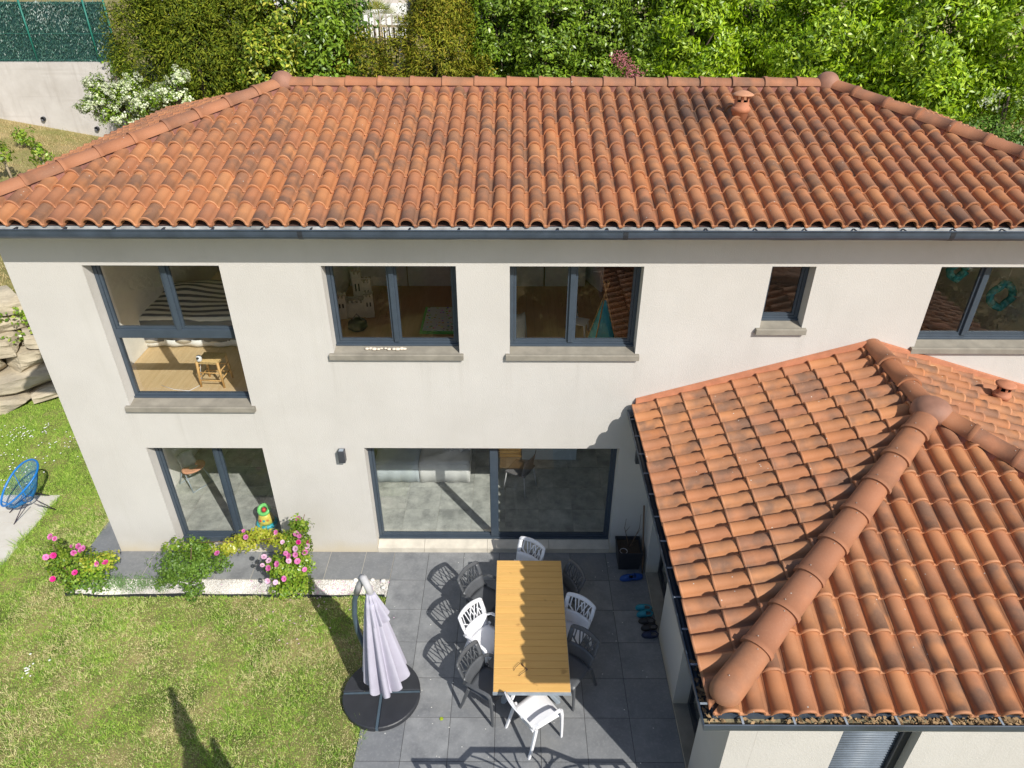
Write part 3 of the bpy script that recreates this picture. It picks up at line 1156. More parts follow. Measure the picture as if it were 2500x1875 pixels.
for (size, pi, u0, v0, whole) in rest:
    pl, par = planes[pi]
    if whole:
        an = random.gauss(0, 0.009)
        Tj = TV @ np.array([[math.cos(an), math.sin(an), 0], [-math.sin(an), math.cos(an), 0], [0, 0, 1]])
        V, F, S, Mi = Tj + np.array([u0 + random.uniform(-.003, .003), v0 + random.uniform(-0.007, 0.007), random.uniform(-0.002, 0.004)]), TF, TS, TM
    else:
        r_ = pl.clip(u0, v0)
        if r_ is None:
            continue
        V, F, S, Mi = r_
    Vw = V @ pl.np[:3, :3].T + pl.np[:3, 3]
    RV.append(Vw)
    RF.extend(tuple(i + off for i in f) for f in F)
    RS.extend(S)
    RM.extend(Mi)
    off += len(V)
me = bpy.data.meshes.new('roof_tile')
me.from_pydata(np.vstack(RV).tolist(), [], RF)
me.polygons.foreach_set('use_smooth', RS)
me.polygons.foreach_set('material_index', RM)
me.materials.append(M['terracotta'])
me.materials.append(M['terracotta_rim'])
ot = bpy.data.objects.new('roof_tile', me)
COL.objects.link(ot)
ot.parent = roof
ot['kind'] = 'stuff'


def ridge_mesh(L, r0_, r1_, round_end=False, screws=False, seg=12):
    """half-round cover tile along +x, open below, collar at the far end"""
    g = G()
    def ring(x, r, inner=False):
        out = []
        for k in range(seg + 1):
            a = math.pi * k / seg
            out.append((x, r * math.cos(a) * 1.06, r * math.sin(a) * 0.84 - 0.01))
        return out
    cw = 0.0 if round_end else 0.012
    g.rings([ring(0, r0_ + cw), ring(0.052, r0_ + cw), ring(0.056, r0_), ring(L * 0.5, (r0_ + r1_) / 2), ring(L, r1_)], 0, True, False)
    if not round_end:
        g.rings([ring(0, r0_ + 0.012), ring(0.001, r0_ - 0.016)], 0, False, False)
    if round_end:
        rr = []
        for k in range(6):
            a = math.pi / 2 * k / 5
            rr.append(ring(-0.15 * math.sin(a), max(r0_ * math.cos(a), 0.004)))
        g.rings(rr, 0, True, False)
    if screws:
        for x, ang in ((0.085, 1.35), (L - 0.075, 1.75)):
            rr = (r0_ if x < 0.2 else r1_) + 0.002
            g.lathe([(0.008, 0.0), (0.006, 0.004), (0.002, 0.006)], 6, 1, (x, rr * math.cos(ang), rr * math.sin(ang) * 0.84 - 0.010))
    return g


def lay_ridge(P0, P1, par, lift, step, r0_, r1_, screws=False, round_start=False):
    """from P0 (low) to P1 (high)"""
    P0, P1 = Vector(P0), Vector(P1)
    d = P1 - P0
    n = max(1, round(d.length / step))
    st = d.length / n
    x = d.normalized()
    y = Vector((0, 0, 1)).cross(x).normalized()
    z = x.cross(y)
    me = ridge_mesh(st + 0.05, r1_, r0_, False, screws).mesh('ridge_tile', ['terracotta_ridge', 'screw'])
    me2 = ridge_mesh(st + 0.05, r1_, r0_, True, screws).mesh('ridge_tile', ['terracotta_ridge', 'screw']) if round_start else None
    for i in range(n):
        o = bpy.data.objects.new('ridge_tile', me2 if (round_start and i == 0) else me)
        p = P0 + x * (st * i) + z * lift
        m = Matrix(((x.x, y.x, z.x, p.x), (x.y, y.y, z.y, p.y), (x.z, y.z, z.z, p.z), (0, 0, 0, 1)))
        o.matrix_local = m @ Matrix.Rotation(random.uniform(-0.012, 0.012), 4, 'Z') @ Matrix.Rotation(0.014, 4, 'Y') @ Matrix.Translation((0, 0, 0.008))
        COL.objects.link(o)
        o.parent = par
    # mortar bed under the run, ragged sides
    g = G()
    rr = []
    m_ = int(d.length / 0.06)
    for i in range(m_ + 1):
        p = P0 + d * (i / m_)
        wv = 0.116 + random.uniform(0.0, 0.022)
        wv2 = 0.116 + random.uniform(0.0, 0.022)
        rr.append([p + y * wv + z * (lift - 0.10), p + y * 0.10 + z * (lift + 0.02), p - y * 0.10 + z * (lift + 0.02), p - y * wv2 + z * (lift - 0.10)])
    g.rings(rr, 0, False, False)
    b = g.obj('mortar_bed', 'mortar_pink', par)


def inset(a, b, t):
    return tuple(Vector(a) + (Vector(b) - Vector(a)).normalized() * t)


lay_ridge(r0, r1, roof, 0.075, 0.49, 0.115, 0.128)
lay_ridge(inset(c0, r0, 0.1), r0, roof, 0.085, 0.47, 0.124, 0.132)
lay_ridge(inset(c1, r1, 0.1), r1, roof, 0.085, 0.47, 0.124, 0.132)
ac0, ac1 = (AX0, AY0, AZ), (AX1, AY0, AZ)
lay_ridge(inset(ac0, node, 0.2), node, roof2, 0.09, 0.47, 0.130, 0.140, True, True)
lay_ridge(inset(ac1, node, 0.2), node, roof2, 0.09, 0.47, 0.130, 0.140, True, True)
lay_ridge(tuple(Vector(node)), (apex[0], -0.03, apex[2]), roof2, 0.085, 0.47, 0.12, 0.135, True)


def dome(P, r, h, par):
    g = G()
    prof = [(r, -0.06), (r * 1.0, 0.0)]
    for k in range(1, 7):
        a = math.pi / 2 * k / 6
        prof.append((max(0.004, r * math.cos(a) ** 0.9), h * math.sin(a)))
    g.lathe(prof, 24, 0, (0, 0, 0))
    o = g.obj('ridge_cap', 'terracotta_cap', par)
    o.location = P
    return o


dome((r0[0], r0[1], r0[2] + 0.07), 0.185, 0.19, roof)
dome((r1[0], r1[1], r1[2] + 0.07), 0.185, 0.19, roof)
dome((node[0], node[1], node[2] + 0.09), 0.225, 0.16, roof2)


def vent(P, name, par, s=1.0):
    """clay roof vent: pipe with arched openings under a shallow lid"""
    g = G()
    g.lathe([(0.088, -0.08), (0.088, 0.06), (0.10, 0.065), (0.105, 0.10), (0.095, 0.115), (0.082, 0.12), (0.078, 0.17)], 20, 0, cap1=False)
    g.lathe([(0.066, 0.17), (0.066, 0.0)], 20, 1, cap0=False)
    for k in range(6):
        a0_ = 2 * math.pi * (k + 0.1) / 6
        rr = []
        for q in range(3):
            a = a0_ + 2 * math.pi / 6 * 0.34 * q / 2
            rr.append([(0.078 * math.cos(a), 0.078 * math.sin(a), 0.165), (0.078 * math.cos(a), 0.078 * math.sin(a), 0.235), (0.062 * math.cos(a), 0.062 * math.sin(a), 0.235), (0.062 * math.cos(a), 0.062 * math.sin(a), 0.165)])
        g.rings(rr, 0, False, True, True, True)
    v = g.obj(name, ['terracotta_plain', 'dark_gap'], par)
    v.location = P
    v.scale = (s, s, s)
    l = G()
    l.lathe([(0.07, 0.23), (0.114, 0.232), (0.117, 0.242), (0.09, 0.256), (0.05, 0.274), (0.01, 0.282)], 24, 0)
    l.obj('vent_lid', 'terracotta_pale', v)
    return v


vy = 2.12
vent((3.28, vy, EZ + SL * (vy - EY0) + 0.06), 'roof_vent', roof, 1.32)
vx, vyy = 6.62, -0.62
vent((vx, vyy, ARZ - SA * (vx - node[0]) + 0.05), 'roof_vent', roof2, 1.1).children[0].data.materials[0] = M['terracotta_plain']

# flashing of the wing roof along the facade
for sgn, xa in ((-1, AX0), (1, AX1)):
    g = G()
    A = Vector((xa + sgn * 0.0, 0, AZ + 0.0))
    B = Vector((apex[0], 0, apex[2]))
    rr = []
    for p in (A, B):
        rr.append([(p.x, -0.006, p.z + 0.02), (p.x, -0.006, p.z + 0.17), (p.x, -0.055, p.z + 0.165), (p.x, -0.065, p.z + 0.10), (p.x, -0.075, p.z + 0.02)])
    g.rings(rr, 0, False, True, True, True)
    g.obj('flashing', 'terracotta_plain', roof2)
    g = G()
    rr = []
    for i in range(25):
        p = A.lerp(B, i / 24)
        w = 0.10 + random.uniform(-0.012, 0.018)
        rr.append([(p.x, -0.07, p.z + 0.09), (p.x, -w, p.z + 0.075 + random.uniform(-.006, .006)), (p.x, -w - 0.012, p.z + 0.02)])
    g.rings(rr, 0, True, False)
    g.obj('mortar_fillet', 'mortar', roof2)

# ------------------------------------------------------------------ gutters
GPROF = [(0.0, 0.02), (0.0, -0.055)]
GPROF += [(0.066 + 0.066 * math.cos(math.pi + k * math.pi / 8), -0.055 + 0.072 * math.sin(math.pi + k * math.pi / 8)) for k in range(1, 8)]
GPROF += [(0.132, -0.050), (0.133, -0.008), (0.142, 0.0), (0.143, 0.011), (0.132, 0.015), (0.126, 0.004), (0.125, -0.05)]
GPROF += [(0.066 + 0.058 * math.cos(k * math.pi / 6), -0.055 - 0.064 * math.sin(k * math.pi / 6)) for k in range(1, 6)]
GPROF += [(0.008, -0.05), (0.008, 0.02)]


def gutter(path, z, name='gutter', k=1.0):
    """path: list of (x,y, outx, outy) stations, profile pushed outward"""
    g = G()
    rr = []
    for x, y, ox, oy in path:
        rr.append([(x + ox * d * k, y + oy * d * k, z + h) for d, h in GPROF])
    g.rings(rr, 0, False, True, True, True)
    return g.obj(name, 'gutter_metal', house)


gm = gutter([(EX0 + 0.02, EY0 + 0.01, -1, -1), (EX1 - 0.02, EY0 + 0.01, 1, -1)], EZ - 0.02)
gl = gutter([(EX0 + 0.02, EY1 - 0.02, -1, 1), (EX0 + 0.02, EY0 + 0.012, -1, -1)], EZ - 0.021)
ga = gutter([(AX0 + 0.01, -0.01, -1, 0), (AX0 + 0.01, AY0 + 0.01, -1, -1), (AX1, AY0 + 0.01, 1, -1)], AZ - 0.045, k=0.82)
x = EX0 + 0.4
while x < EX1:
    g = G().box(x - 0.012, x + 0.012, EY0 - 0.11, EY0 + 0.0, EZ - 0.018, EZ - 0.012)
    g.obj('gutter_bracket', 'dark_metal', gm)
    x += 0.6
for k in range(3):
    x = -2.6 + 3.95 * k
    g = G()
    rr = []
    for xx in (x - 0.03, x + 0.03):
        rr.append([(xx, EY0 + 0.01 - d, EZ - 0.02 + h) for d, h in ((0.03, -0.118), (0.066, -0.130), (0.10, -0.120), (0.128, -0.085), (0.1355, -0.05), (0.1365, -0.009), (0.130, -0.012), (0.12, -0.08), (0.066, -0.115))])
    g.rings(rr, 0, False, True, True, True)
    g.obj('gutter_joint', 'dark_metal', gm)
for k in range(12):
    y = -0.25 - 0.41 * k
    G().box(AX0 - 0.09, AX0 + 0.0, y - 0.010, y + 0.010, AZ - 0.041, AZ - 0.036).obj('gutter_bracket', 'alu_grey', ga)
for k in range(14):
    x = AX0 + 0.25 + 0.46 * k
    G().box(x - 0.010, x + 0.010, AY0 - 0.09, AY0 - 0.0, AZ - 0.041, AZ - 0.036).obj('gutter_bracket', 'alu_grey', ga)
# leaf litter lying in the wing gutter
lv, lf = [], []
for k in range(760):
    if k < 700:
        x = random.uniform(AX0 - 0.05, AX1) if random.random() < 0.25 else random.gauss(4.3, 0.9)
        c = Vector((max(AX0 - 0.05, x), AY0 - random.uniform(0.0, 0.075), AZ - 0.095 + random.uniform(0, 0.05)))
    else:
        c = Vector((AX0 - random.uniform(0.0, 0.07), random.uniform(AY0, AY0 + 0.6), AZ - 0.11 + random.uniform(0, 0.03)))
    q = Matrix.Rotation(random.uniform(0, 6.28), 3, 'Z') @ Matrix.Rotation(random.uniform(-1, 1), 3, 'X')
    s_ = random.uniform(0.012, 0.035)
    b = len(lv)
    for p in ((-s_, 0, 0), (0, -s_ * .5, .004), (s_, 0, 0), (0, s_ * .5, .004)):
        lv.append(tuple(c + q @ Vector(p)))
    lf.append((b, b + 1, b + 2, b + 3))
o = np_obj('leaf_litter', np.array(lv), np.array(lf), 'dry_leaf', house)
o['kind'] = 'stuff'
# muck on the gutter floor
simple('gutter_muck', (0.26, 0.22, 0.13), 0.95, var=0.5, scale=14, bump=0.5)
G().box(AX0 - 0.075, AX1, AY0 - 0.078, AY0 - 0.0, AZ - 0.15, AZ - 0.100).obj('gutter_silt', 'gutter_muck', ga)

G().box(EX0 + 0.05, EX1 - 0.05, EY0 - 0.016, EY0 - 0.013, EZ - 0.105, EZ - 0.004).obj('sunlit_gutter_back', 'gutter_sunlit_pale', gm)  # added pale strip: sunlight on the gutter's inner back wall, put into the colour
# soffits
G().box(EX0 + 0.05, EX1 - 0.05, EY0 + 0.022, -0.003, EZ - 0.075, EZ - 0.05).obj('soffit', 'inner_wall', house)
G().box(EX0 + 0.03, EX1 - 0.05, EY0 + 0.0, EY0 + 0.02, EZ - 0.13, EZ - 0.005).obj('fascia', 'dark_metal', house)
G().box(EX0 + 0.05, XL - 0.003, 0.0, EY1 - 0.05, EZ - 0.075, EZ - 0.05).obj('soffit', 'inner_wall', house)

# ------------------------------------------------------------------ the wing
WX, WY, WT = 2.18, -4.50, 2.955
wing_holes = [(-1.70, -0.46, 0.02, 2.2), (-3.75, -2.82, 0.02, 2.2)]
holed_wall('wall', WY, -0.003, -0.05, WT, wing_holes, WX, WX + 0.28, lambda a, d, z: (d, a, z), house)
fr_holes = [(3.32, 4.11, 0.95, 2.25)]
holed_wall('wall', WX + 0.282, 7.85, -0.05, WT, fr_holes, WY, WY + 0.28, lambda a, d, z: (a, d, z), house)
G().box(7.57, 7.85, WY + 0.282, -0.003, -0.05, WT).obj('wall', 'render_wall', house)
G().box(WX + 0.29, 7.56, WY + 0.29, -0.01, 2.6, 2.68).obj('ceiling', 'inner_wall', house)
G().box(WX + 0.29, 7.56, WY + 0.29, -0.01, -0.03, 0.04).obj('floor', 'inner_tile', house)
G().box(AX0 + 0.03, WX - 0.003, AY0 + 0.03, -0.005, AZ - 0.10, AZ - 0.06).obj('soffit', 'inner_wall', house)
G().box(WX - 0.002, AX1 - 0.03, AY0 + 0.03, WY - 0.003, AZ - 0.10, AZ - 0.06).obj('soffit', 'inner_wall', house)
for (a, b, z0, z1) in wing_holes:
    G().box(WX + 0.004, WX + 0.275, a + 0.004, b - 0.004, -0.03, 0.022).obj('threshold_slab', 'sill_stone', house)
    g = G()
    X0, X1 = WX + 0.20, WX + 0.26
    g.box(X0, X1, a + 0.003, a + 0.07, 0.024, z1 - 0.003)
    g.box(X0, X1, b - 0.07, b - 0.003, 0.024, z1 - 0.003)
    g.box(X0, X1, a + 0.07, b - 0.07, z1 - 0.07, z1 - 0.003)
    g.box(X0, X1, a + 0.07, b - 0.07, 0.024, 0.12)
    d = g.obj('glazed_door', 'dark_metal', house)
    G().box(X0 + 0.025, X0 + 0.031, a + 0.068, b - 0.068, 0.118, z1 - 0.068).obj('pane', 'window_glass', d)
    G().box(X0 - 0.05, X0 - 0.002, b - 0.06, b - 0.035, 1.0, 1.03).obj('handle', 'alu_grey', d)
# roller shutter of the wing's front window
a, b, z0, z1 = fr_holes[0]
g = G()
y0 = WY + 0.14
g.box(a + 0.003, b - 0.003, y0 + 0.04, y0 + 0.06, z0 + 0.02, z1)
sh = g.obj('roller_shutter', 'dark_metal', house)
G().box(a + 0.003, a + 0.05, y0 - 0.02, y0 + 0.03, z0 + 0.02, z1 - 0.002).obj('guide_rail', 'dark_metal', sh)
G().box(b - 0.09, b - 0.003, y0 - 0.04, y0 + 0.03, z0 + 0.02, z1 - 0.002).obj('guide_rail', 'dark_metal', sh)
zz = z0 + 0.03
simple('shutter_grey', (0.17, 0.20, 0.24), 0.45)
while zz < z1 - 0.02:
    g = G()
    rr = []
    for x in (a + 0.05, b - 0.09):
        rr.append([(x, y0 + 0.012, zz), (x, y0 + 0.0, zz + 0.006), (x, y0 - 0.006, zz + 0.02), (x, y0 + 0.0, zz + 0.036), (x, y0 + 0.012, zz + 0.038)])
    g.rings(rr, 0, True, True, True, True)
    g.obj('slat', 'shutter_grey', sh)
    zz += 0.043
g = G()
g.box(a - 0.04, b + 0.04, WY - 0.05, WY - 0.002, z0 - 0.07, z0 - 0.0)
g.box(a + 0.003, b - 0.003, WY - 0.002, WY + 0.12, z0 - 0.05, z0 + 0.018)
g.obj('window_sill', 'sill_stone', house)


# ------------------------------------------------------------------ ground
def yb(x):
    return np.minimum(4.74 + (x + 10.49) * 0.53, 8.4 + 0.05 * (x + 3))


def height(x, y):
    x = np.asarray(x, float)
    y = np.asarray(y, float)
    b = yb(x) + 0.75
    t = np.clip((y - b) / 0.5, 0, 1)
    h = t * 2.35 + np.clip(y - b - 0.4, 0, 9) * 0.085
    far = np.clip((y - 9) / 7.0, 0, 1) * np.clip((-14.2 - x) / 3.0, 0, 2) * 0.55
    h = h + far
    # upper garden beyond the retaining wall and behind the hedge
    wallside = x < -12.6
    up = np.where(wallside, np.clip((y - 16.75) / 0.1, 0, 1), np.clip((y - 15.3) / 1.6, 0, 1))
    h = h * (1 - up) + up * (5.25 + 0.01 * (y - 17))
    return h - 0.03


xs = np.concatenate([np.arange(-90, -20, 5), np.arange(-20, 20, 0.4), np.arange(20, 91, 5)])
ys = np.concatenate([np.arange(-60, -6, 4), np.arange(-6, 21, 0.25), np.arange(21, 121, 5)])
XX, YY = np.meshgrid(xs, ys)
ZZ = height(XX, YY)
V = np.stack([XX.ravel(), YY.ravel(), ZZ.ravel()], 1)
ny, nx = XX.shape
idx = np.arange(nx * ny).reshape(ny, nx)
F = np.stack([idx[:-1, :-1].ravel(), idx[:-1, 1:].ravel(), idx[1:, 1:].ravel(), idx[1:, :-1].ravel()], 1)
go = np_obj('ground', V, F, 'lawn_soil', None, True)
go['kind'] = 'structure'


# ------------------------------------------------------------------ paving
def paving(name, rects, z, mat, bedmat, gap=0.0035, th=0.022):
    x0 = min(r[0] for r in rects)
    x1 = max(r[1] for r in rects)
    y0 = min(r[2] for r in rects)
    y1 = max(r[3] for r in rects)
    bed = G().box(x0, x1, y0, y1, z - 0.06, z - 0.004)
    b = bed.obj(name, bedmat)
    b['kind'] = 'structure'
    cache = {}
    for (a0, a1, b0, b1) in rects:
        w, d = round(a1 - a0, 3), round(b1 - b0, 3)
        if (w, d) not in cache:
            g = G().box(-w / 2 + gap, w / 2 - gap, -d / 2 + gap, d / 2 - gap, -th, 0)
            me = g.mesh('paving_slab', mat)
            cache[(w, d)] = me
        o = bpy.data.objects.new('paving_slab', cache[(w, d)])
        COL.objects.link(o)
        o.parent = b
        o.location = ((a0 + a1) / 2, (b0 + b1) / 2, z + random.uniform(-0.0015, 0.0015))
        o.rotation_euler = (random.uniform(-.002, .002), random.uniform(-.002, .002), 0)
    return b


colx = [-2.02] + [-1.439 + 0.6 * i for i in range(6)] + [2.178]
rows = [-0.002, -0.628] + [-0.628 - 0.6 * k for k in range(1, 8)]
rects = []
for i in range(len(colx) - 1):
    for j in range(len(rows) - 1):
        rects.append((colx[i], colx[i + 1], rows[j + 1], rows[j]))
paving('terrace', rects, 0.0, 'slate_paving', 'joint_dark')
px = [-7.30, -6.71] + [-6.71 + 0.6 * k for k in range(1, 8)] + [-2.022]
paving('path', [(px[i], px[i + 1], -0.622, -0.002) for i in range(len(px) - 1)], 0.0, 'slate_paving', 'joint_pale', 0.005)
paving('path', [(-7.30, -6.714, 0.6 * k + 0.0, 0.6 * k + 0.6) for k in range(0, 10)], 0.0, 'slate_paving', 'joint_pale')
rects = []
yv = 1.43
k = 0
while yv > -3.2:
    d = (0.45, 0.30, 0.60)[k % 3]
    xv = -8.55
    j = 0
    while xv > -12.0:
        w = (0.6, 0.9, 0.45)[(j + 2 * k) % 3]
        rects.append((xv - w, xv, yv - d, yv))
        xv -= w
        j += 1
    yv -= d
    k += 1
paving('patio', rects, 0.0, 'travertine', 'joint_pale')

# white gravel bed with plastic edging
def stones(n, xr, yr, z, s0, s1, name, mat):
    base = np.array([(1, 0, 0), (-1, 0, 0), (0, 1, 0), (0, -1, 0), (0, 0, 1), (0, 0, -1)], float)
    faces = np.array([(0, 2, 4), (2, 1, 4), (1, 3, 4), (3, 0, 4), (2, 0, 5), (1, 2, 5), (3, 1, 5), (0, 3, 5)])
    c = np.stack([RNG.uniform(*xr, n), RNG.uniform(*yr, n), np.full(n, z) + RNG.uniform(0, 0.012, n)], 1)
    s = RNG.uniform(s0, s1, (n, 1, 1)) * RNG.uniform(0.6, 1.2, (n, 6, 3))
    th = RNG.uniform(0, 6.28, n)
    b = base[None] * s
    x = b[..., 0] * np.cos(th)[:, None] - b[..., 1] * np.sin(th)[:, None]
    y = b[..., 0] * np.sin(th)[:, None] + b[..., 1] * np.cos(th)[:, None]
    V = np.stack([x, y, b[..., 2] * 0.7], -1) + c[:, None]
    F = (np.arange(n)[:, None, None] * 6 + faces[None]).reshape(-1, 3)
    o = np_obj(name, V.reshape(-1, 3), F, mat)
    return o


G().box(-7.12, -2.03, -0.955, -0.628, -0.05, -0.012).obj('gravel_bed', 'gravel_white')['kind'] = 'structure'
tag(stones(9000, (-7.1, -2.03), (-0.95, -0.635), -0.008, 0.008, 0.018, 'gravel', 'gravel_white'), 'white gravel strip between the dark path and the lawn', 'gravel', kind='stuff')
g = G()
rr = []
for i in range(90):
    x = -7.15 + 5.1 * i / 89
    y = -0.965 + 0.012 * math.sin(x * 2.3) + 0.006 * math.sin(x * 7)
    z = 0.035 + 0.012 * math.sin(x * 3.1)
    rr.append([(x, y, -0.06), (x, y, z), (x, y - 0.008, z), (x, y - 0.008, -0.06)])
g.rings(rr, 0, False, True, True, True)
tag(g.obj('lawn_edging', 'black_plastic'), 'thin black plastic edging between the white gravel and the lawn', 'edging')
for k, (x, y, s) in enumerate(((-2.12, -0.66, 0.05), (-2.30, -0.64, 0.042), (-2.42, -0.69, 0.045), (-2.58, -0.64, 0.04), (-2.10, -0.80, 0.04))):
    g = G()
    g.lathe([(0.2, -0.4), (0.8, -0.3), (1.0, 0.1), (0.7, 0.6), (0.15, 0.85)], 7, 0)
    v = g.v
    g.v = [(p[0] * s * random.uniform(.8, 1.15), p[1] * s * random.uniform(.7, 1.1), p[2] * s * 0.8) for p in v]
    o = g.obj('white_stone', 'gravel_white')
    o.location = (x, y, 0.01)
    tag(o, ('white stone in the corner of the gravel strip nearest the terrace and wall path', 'white stone second from the terrace corner along the path edge', 'pale stone by the parasol top set back from the path edge', 'leftmost white stone of the group along the path edge', 'white stone beside the terrace, close to the black edging')[k], 'stone', 'white stones at the end of the gravel strip')


# ------------------------------------------------------------------ grass
def lawn_mask(x, y):
    m = y < yb(x) + 0.2
    m &= ~((x > -2.035 + 0.03 * np.sin(y * 9)) & (y > -5.2))
    m &= ~((x > -7.12) & (x < -2.0) & (y > -0.975))
    m &= ~((x > -7.32) & (y > -0.66))
    m &= ~((x < -8.53 + 0.03 * np.sin(y * 11)) & (y < 1.45 + 0.03 * np.sin(x * 13)) & (y > -3.3))
    return m


def grass(name, n, xr, yr, mask, hfn, h0, h1, w, mat):
    x = RNG.uniform(*xr, n)
    y = RNG.uniform(*yr, n)
    k = mask(x, y) & in_view(np.stack([x, y, hfn(x, y)], 1), 40)
    x, y = x[k], y[k]
    n = len(x)
    z = hfn(x, y)
    th = RNG.uniform(0, 2 * np.pi, n)
    hh = RNG.uniform(h0, h1, n)
    # mown turf: clumps of longer and shorter growth
    cl = 0.75 + 0.5 * np.sin(x * 5.1 + np.sin(y * 3.7) * 2) * np.sin(y * 4.3 + np.sin(x * 2.9) * 2)
    hh = hh * np.clip(cl, 0.45, 1.3) * (0.75 + 0.8 * (np.sin(x * 31 + 3 * np.sin(y * 17)) * np.sin(y * 27 + 2 * np.sin(x * 23)) > 0.45))
    ln = hh * RNG.uniform(0.3, 1.3, n)
    ph = RNG.uniform(0, 2 * np.pi, n)
    dx, dy = np.cos(th) * w / 2, np.sin(th) * w / 2
    lx, ly = np.cos(ph) * ln, np.sin(ph) * ln
    z0 = z - 0.005
    V = np.stack([np.stack([x - dx, y - dy, z0], 1), np.stack([x + dx, y + dy, z0], 1), np.stack([x + lx, y + ly, z + hh], 1)], 1).reshape(-1, 3)
    F = np.arange(3 * n).reshape(-1, 3)
    return np_obj(name, V, F, mat)


tag(grass('grass', 760000, (-13.0, -1.98), (-4.8, 5.2), lawn_mask, lambda x, y: np.full_like(np.asarray(x, float), -0.03), 0.025, 0.065, 0.0105, 'grass_blade'),
    'short patchy lawn grass, green and dry yellow, in front and at the left of the house', 'grass', kind='stuff')


def edge_mask(x, y):
    a = (np.abs(x + 2.02) < 0.035 + 0.03 * np.sin(y * 7)) & (y < -0.99) & (y > -5)
    b = (np.abs(y + 0.985) < 0.02) & (x < -2.1) & (x > -7.1)
    c = (np.abs(x + 8.54) < 0.05) & (y < 1.5) & (y > -3)
    d = (np.abs(y - 1.45) < 0.05) & (x < -8.5)
    e = (np.abs(x + 7.32) < 0.04) & (y > -0.6) & (y < 4)
    return a | b | c | d | e


tag(grass('edge_grass', 520000, (-12.0, -1.9), (-4.8, 4.5), edge_mask, lambda x, y: np.full_like(np.asarray(x, float), -0.02), 0.05, 0.11, 0.011, 'grass_blade'),
    'longer grass tufts hanging over the edges of the paving and the gravel strip', 'grass', kind='stuff')


def rough_mask(x, y):
    return (y > yb(x) + 0.8) & (y < 16.5) & (x < -6.5)


tag(grass('dry_grass', 90000, (-24, -6.5), (3.5, 16.5), rough_mask, height, 0.04, 0.13, 0.02, 'dry_blade'),
    'dry yellow grass on the bank below the concrete wall', 'grass', kind='stuff')


def daisies():
    P = []
    for cx, cy, s, n in ((-10.5, 3.35, 0.22, 34), (-10.1, 3.5, 0.2, 14), (-9.35, 3.0, 0.28, 20), (-9.5, 2.45, 0.25, 16), (-8.35, 2.75, 0.14, 9), (-10.3, 2.7, 0.3, 12), (-9.6, 1.9, 0.25, 12), (-9.0, 3.3, 0.3, 8), (-6.95, -2.35, 0.06, 12), (-6.75, -2.2, 0.1, 2)):
        for _ in range(n):
            P.append((random.gauss(cx, s), random.gauss(cy, s * 0.8)))
    g = G()
    for x, y in P:
        if not lawn_mask(np.array([x]), np.array([y]))[0]:
            continue
        r = random.uniform(0.012, 0.019)
        z = 0.015 + random.uniform(0, 0.015)
        g.lathe([(r, 0.0), (r * 0.5, 0.006)], 7, 0, (x, y, z), smooth=False)
    o = g.obj('daisies', 'petal_white')
    tag(o, 'small white daisies scattered in the lawn grass', 'daisies', kind='stuff')


daisies()


# ------------------------------------------------------------------ foliage machinery
def leaf_mesh(P, N, size, aspect=0.45, fold=0.25, droop=0.0, tangent=None):
    """one folded 4-point leaf per point: P (n,3), N facing (n,3)"""
    n = len(P)
    N = N / (np.linalg.norm(N, axis=1, keepdims=True) + 1e-9)
    if tangent is None:
        T = RNG.normal(size=(n, 3))
    else:
        T = tangent + RNG.normal(size=(n, 3)) * 0.35
    T = T - N * np.sum(T * N, 1, keepdims=True)
    T /= (np.linalg.norm(T, axis=1, keepdims=True) + 1e-9)
    T[:, 2] -= droop
    T /= (np.linalg.norm(T, axis=1, keepdims=True) + 1e-9)
    B = np.cross(N, T)
    s = (size * RNG.uniform(0.6, 1.25, n))[:, None]
    mid = P + N * (fold * s * aspect)
    V = np.stack([P - T * s * 0.5, mid + B * s * aspect * 0.5, P + T * s * 0.5, mid - B * s * aspect * 0.5], 1).reshape(-1, 3)
    F = (np.arange(n)[:, None] * 4 + np.array([[0, 1, 2, 3]])).reshape(-1, 4)
    return V, F


def crown_points(c, rad, nclump, per, cr, shell=0.55, squash=1.0):
    """clumps spread through an ellipsoid; returns points, outward normals"""
    c = np.array(c, float)
    rad = np.array(rad, float)
    d = RNG.normal(size=(nclump, 3))
    d /= np.linalg.norm(d, axis=1, keepdims=True)
    rr = RNG.uniform(shell, 1.0, (nclump, 1)) ** 0.6
    lump = 1 + 0.14 * np.sin(d[:, :1] * 7 + c[0]) * np.sin(d[:, 2:3] * 6 + c[1])
    K = c + d * rr * rad * lump
    sz = cr * RNG.uniform(0.6, 1.35, (nclump, 1))
    q = RNG.normal(size=(nclump, per, 3))
    q /= np.linalg.norm(q, axis=2, keepdims=True)
    q *= RNG.uniform(0.45, 1.0, (nclump, per, 1))
    q[..., 2] *= squash
    P = K[:, None] + q * sz[:, None]
    N = q * 0.8 + d[:, None] * 0.7 + RNG.normal(size=q.shape) * 0.45
    N[..., 2] += 0.35
    return P.reshape(-1, 3), N.reshape(-1, 3), np.repeat(d, per, 0)


def trunk(x, y, z0, z1, r, parent, mat='bark', limbs=()):
    g = G()
    pts = [(x + 0.03 * math.sin(i * 1.7), y + 0.03 * math.cos(i * 2.1), z0 + (z1 - z0) * i / 6) for i in range(7)]
    g.tube(pts, [r * (1.15 - 0.75 * i / 6) for i in range(7)], 8)
    for (ex, ey, ez, t) in limbs:
        a = Vector(pts[3]).lerp(Vector(pts[5]), t)
        b = Vector((ex, ey, ez))
        g.tube([a, a.lerp(b, 0.5) + Vector((0, 0, 0.12)), b], [r * 0.5, r * 0.35, r * 0.12], 6)
    return g.obj('trunk', mat, parent)


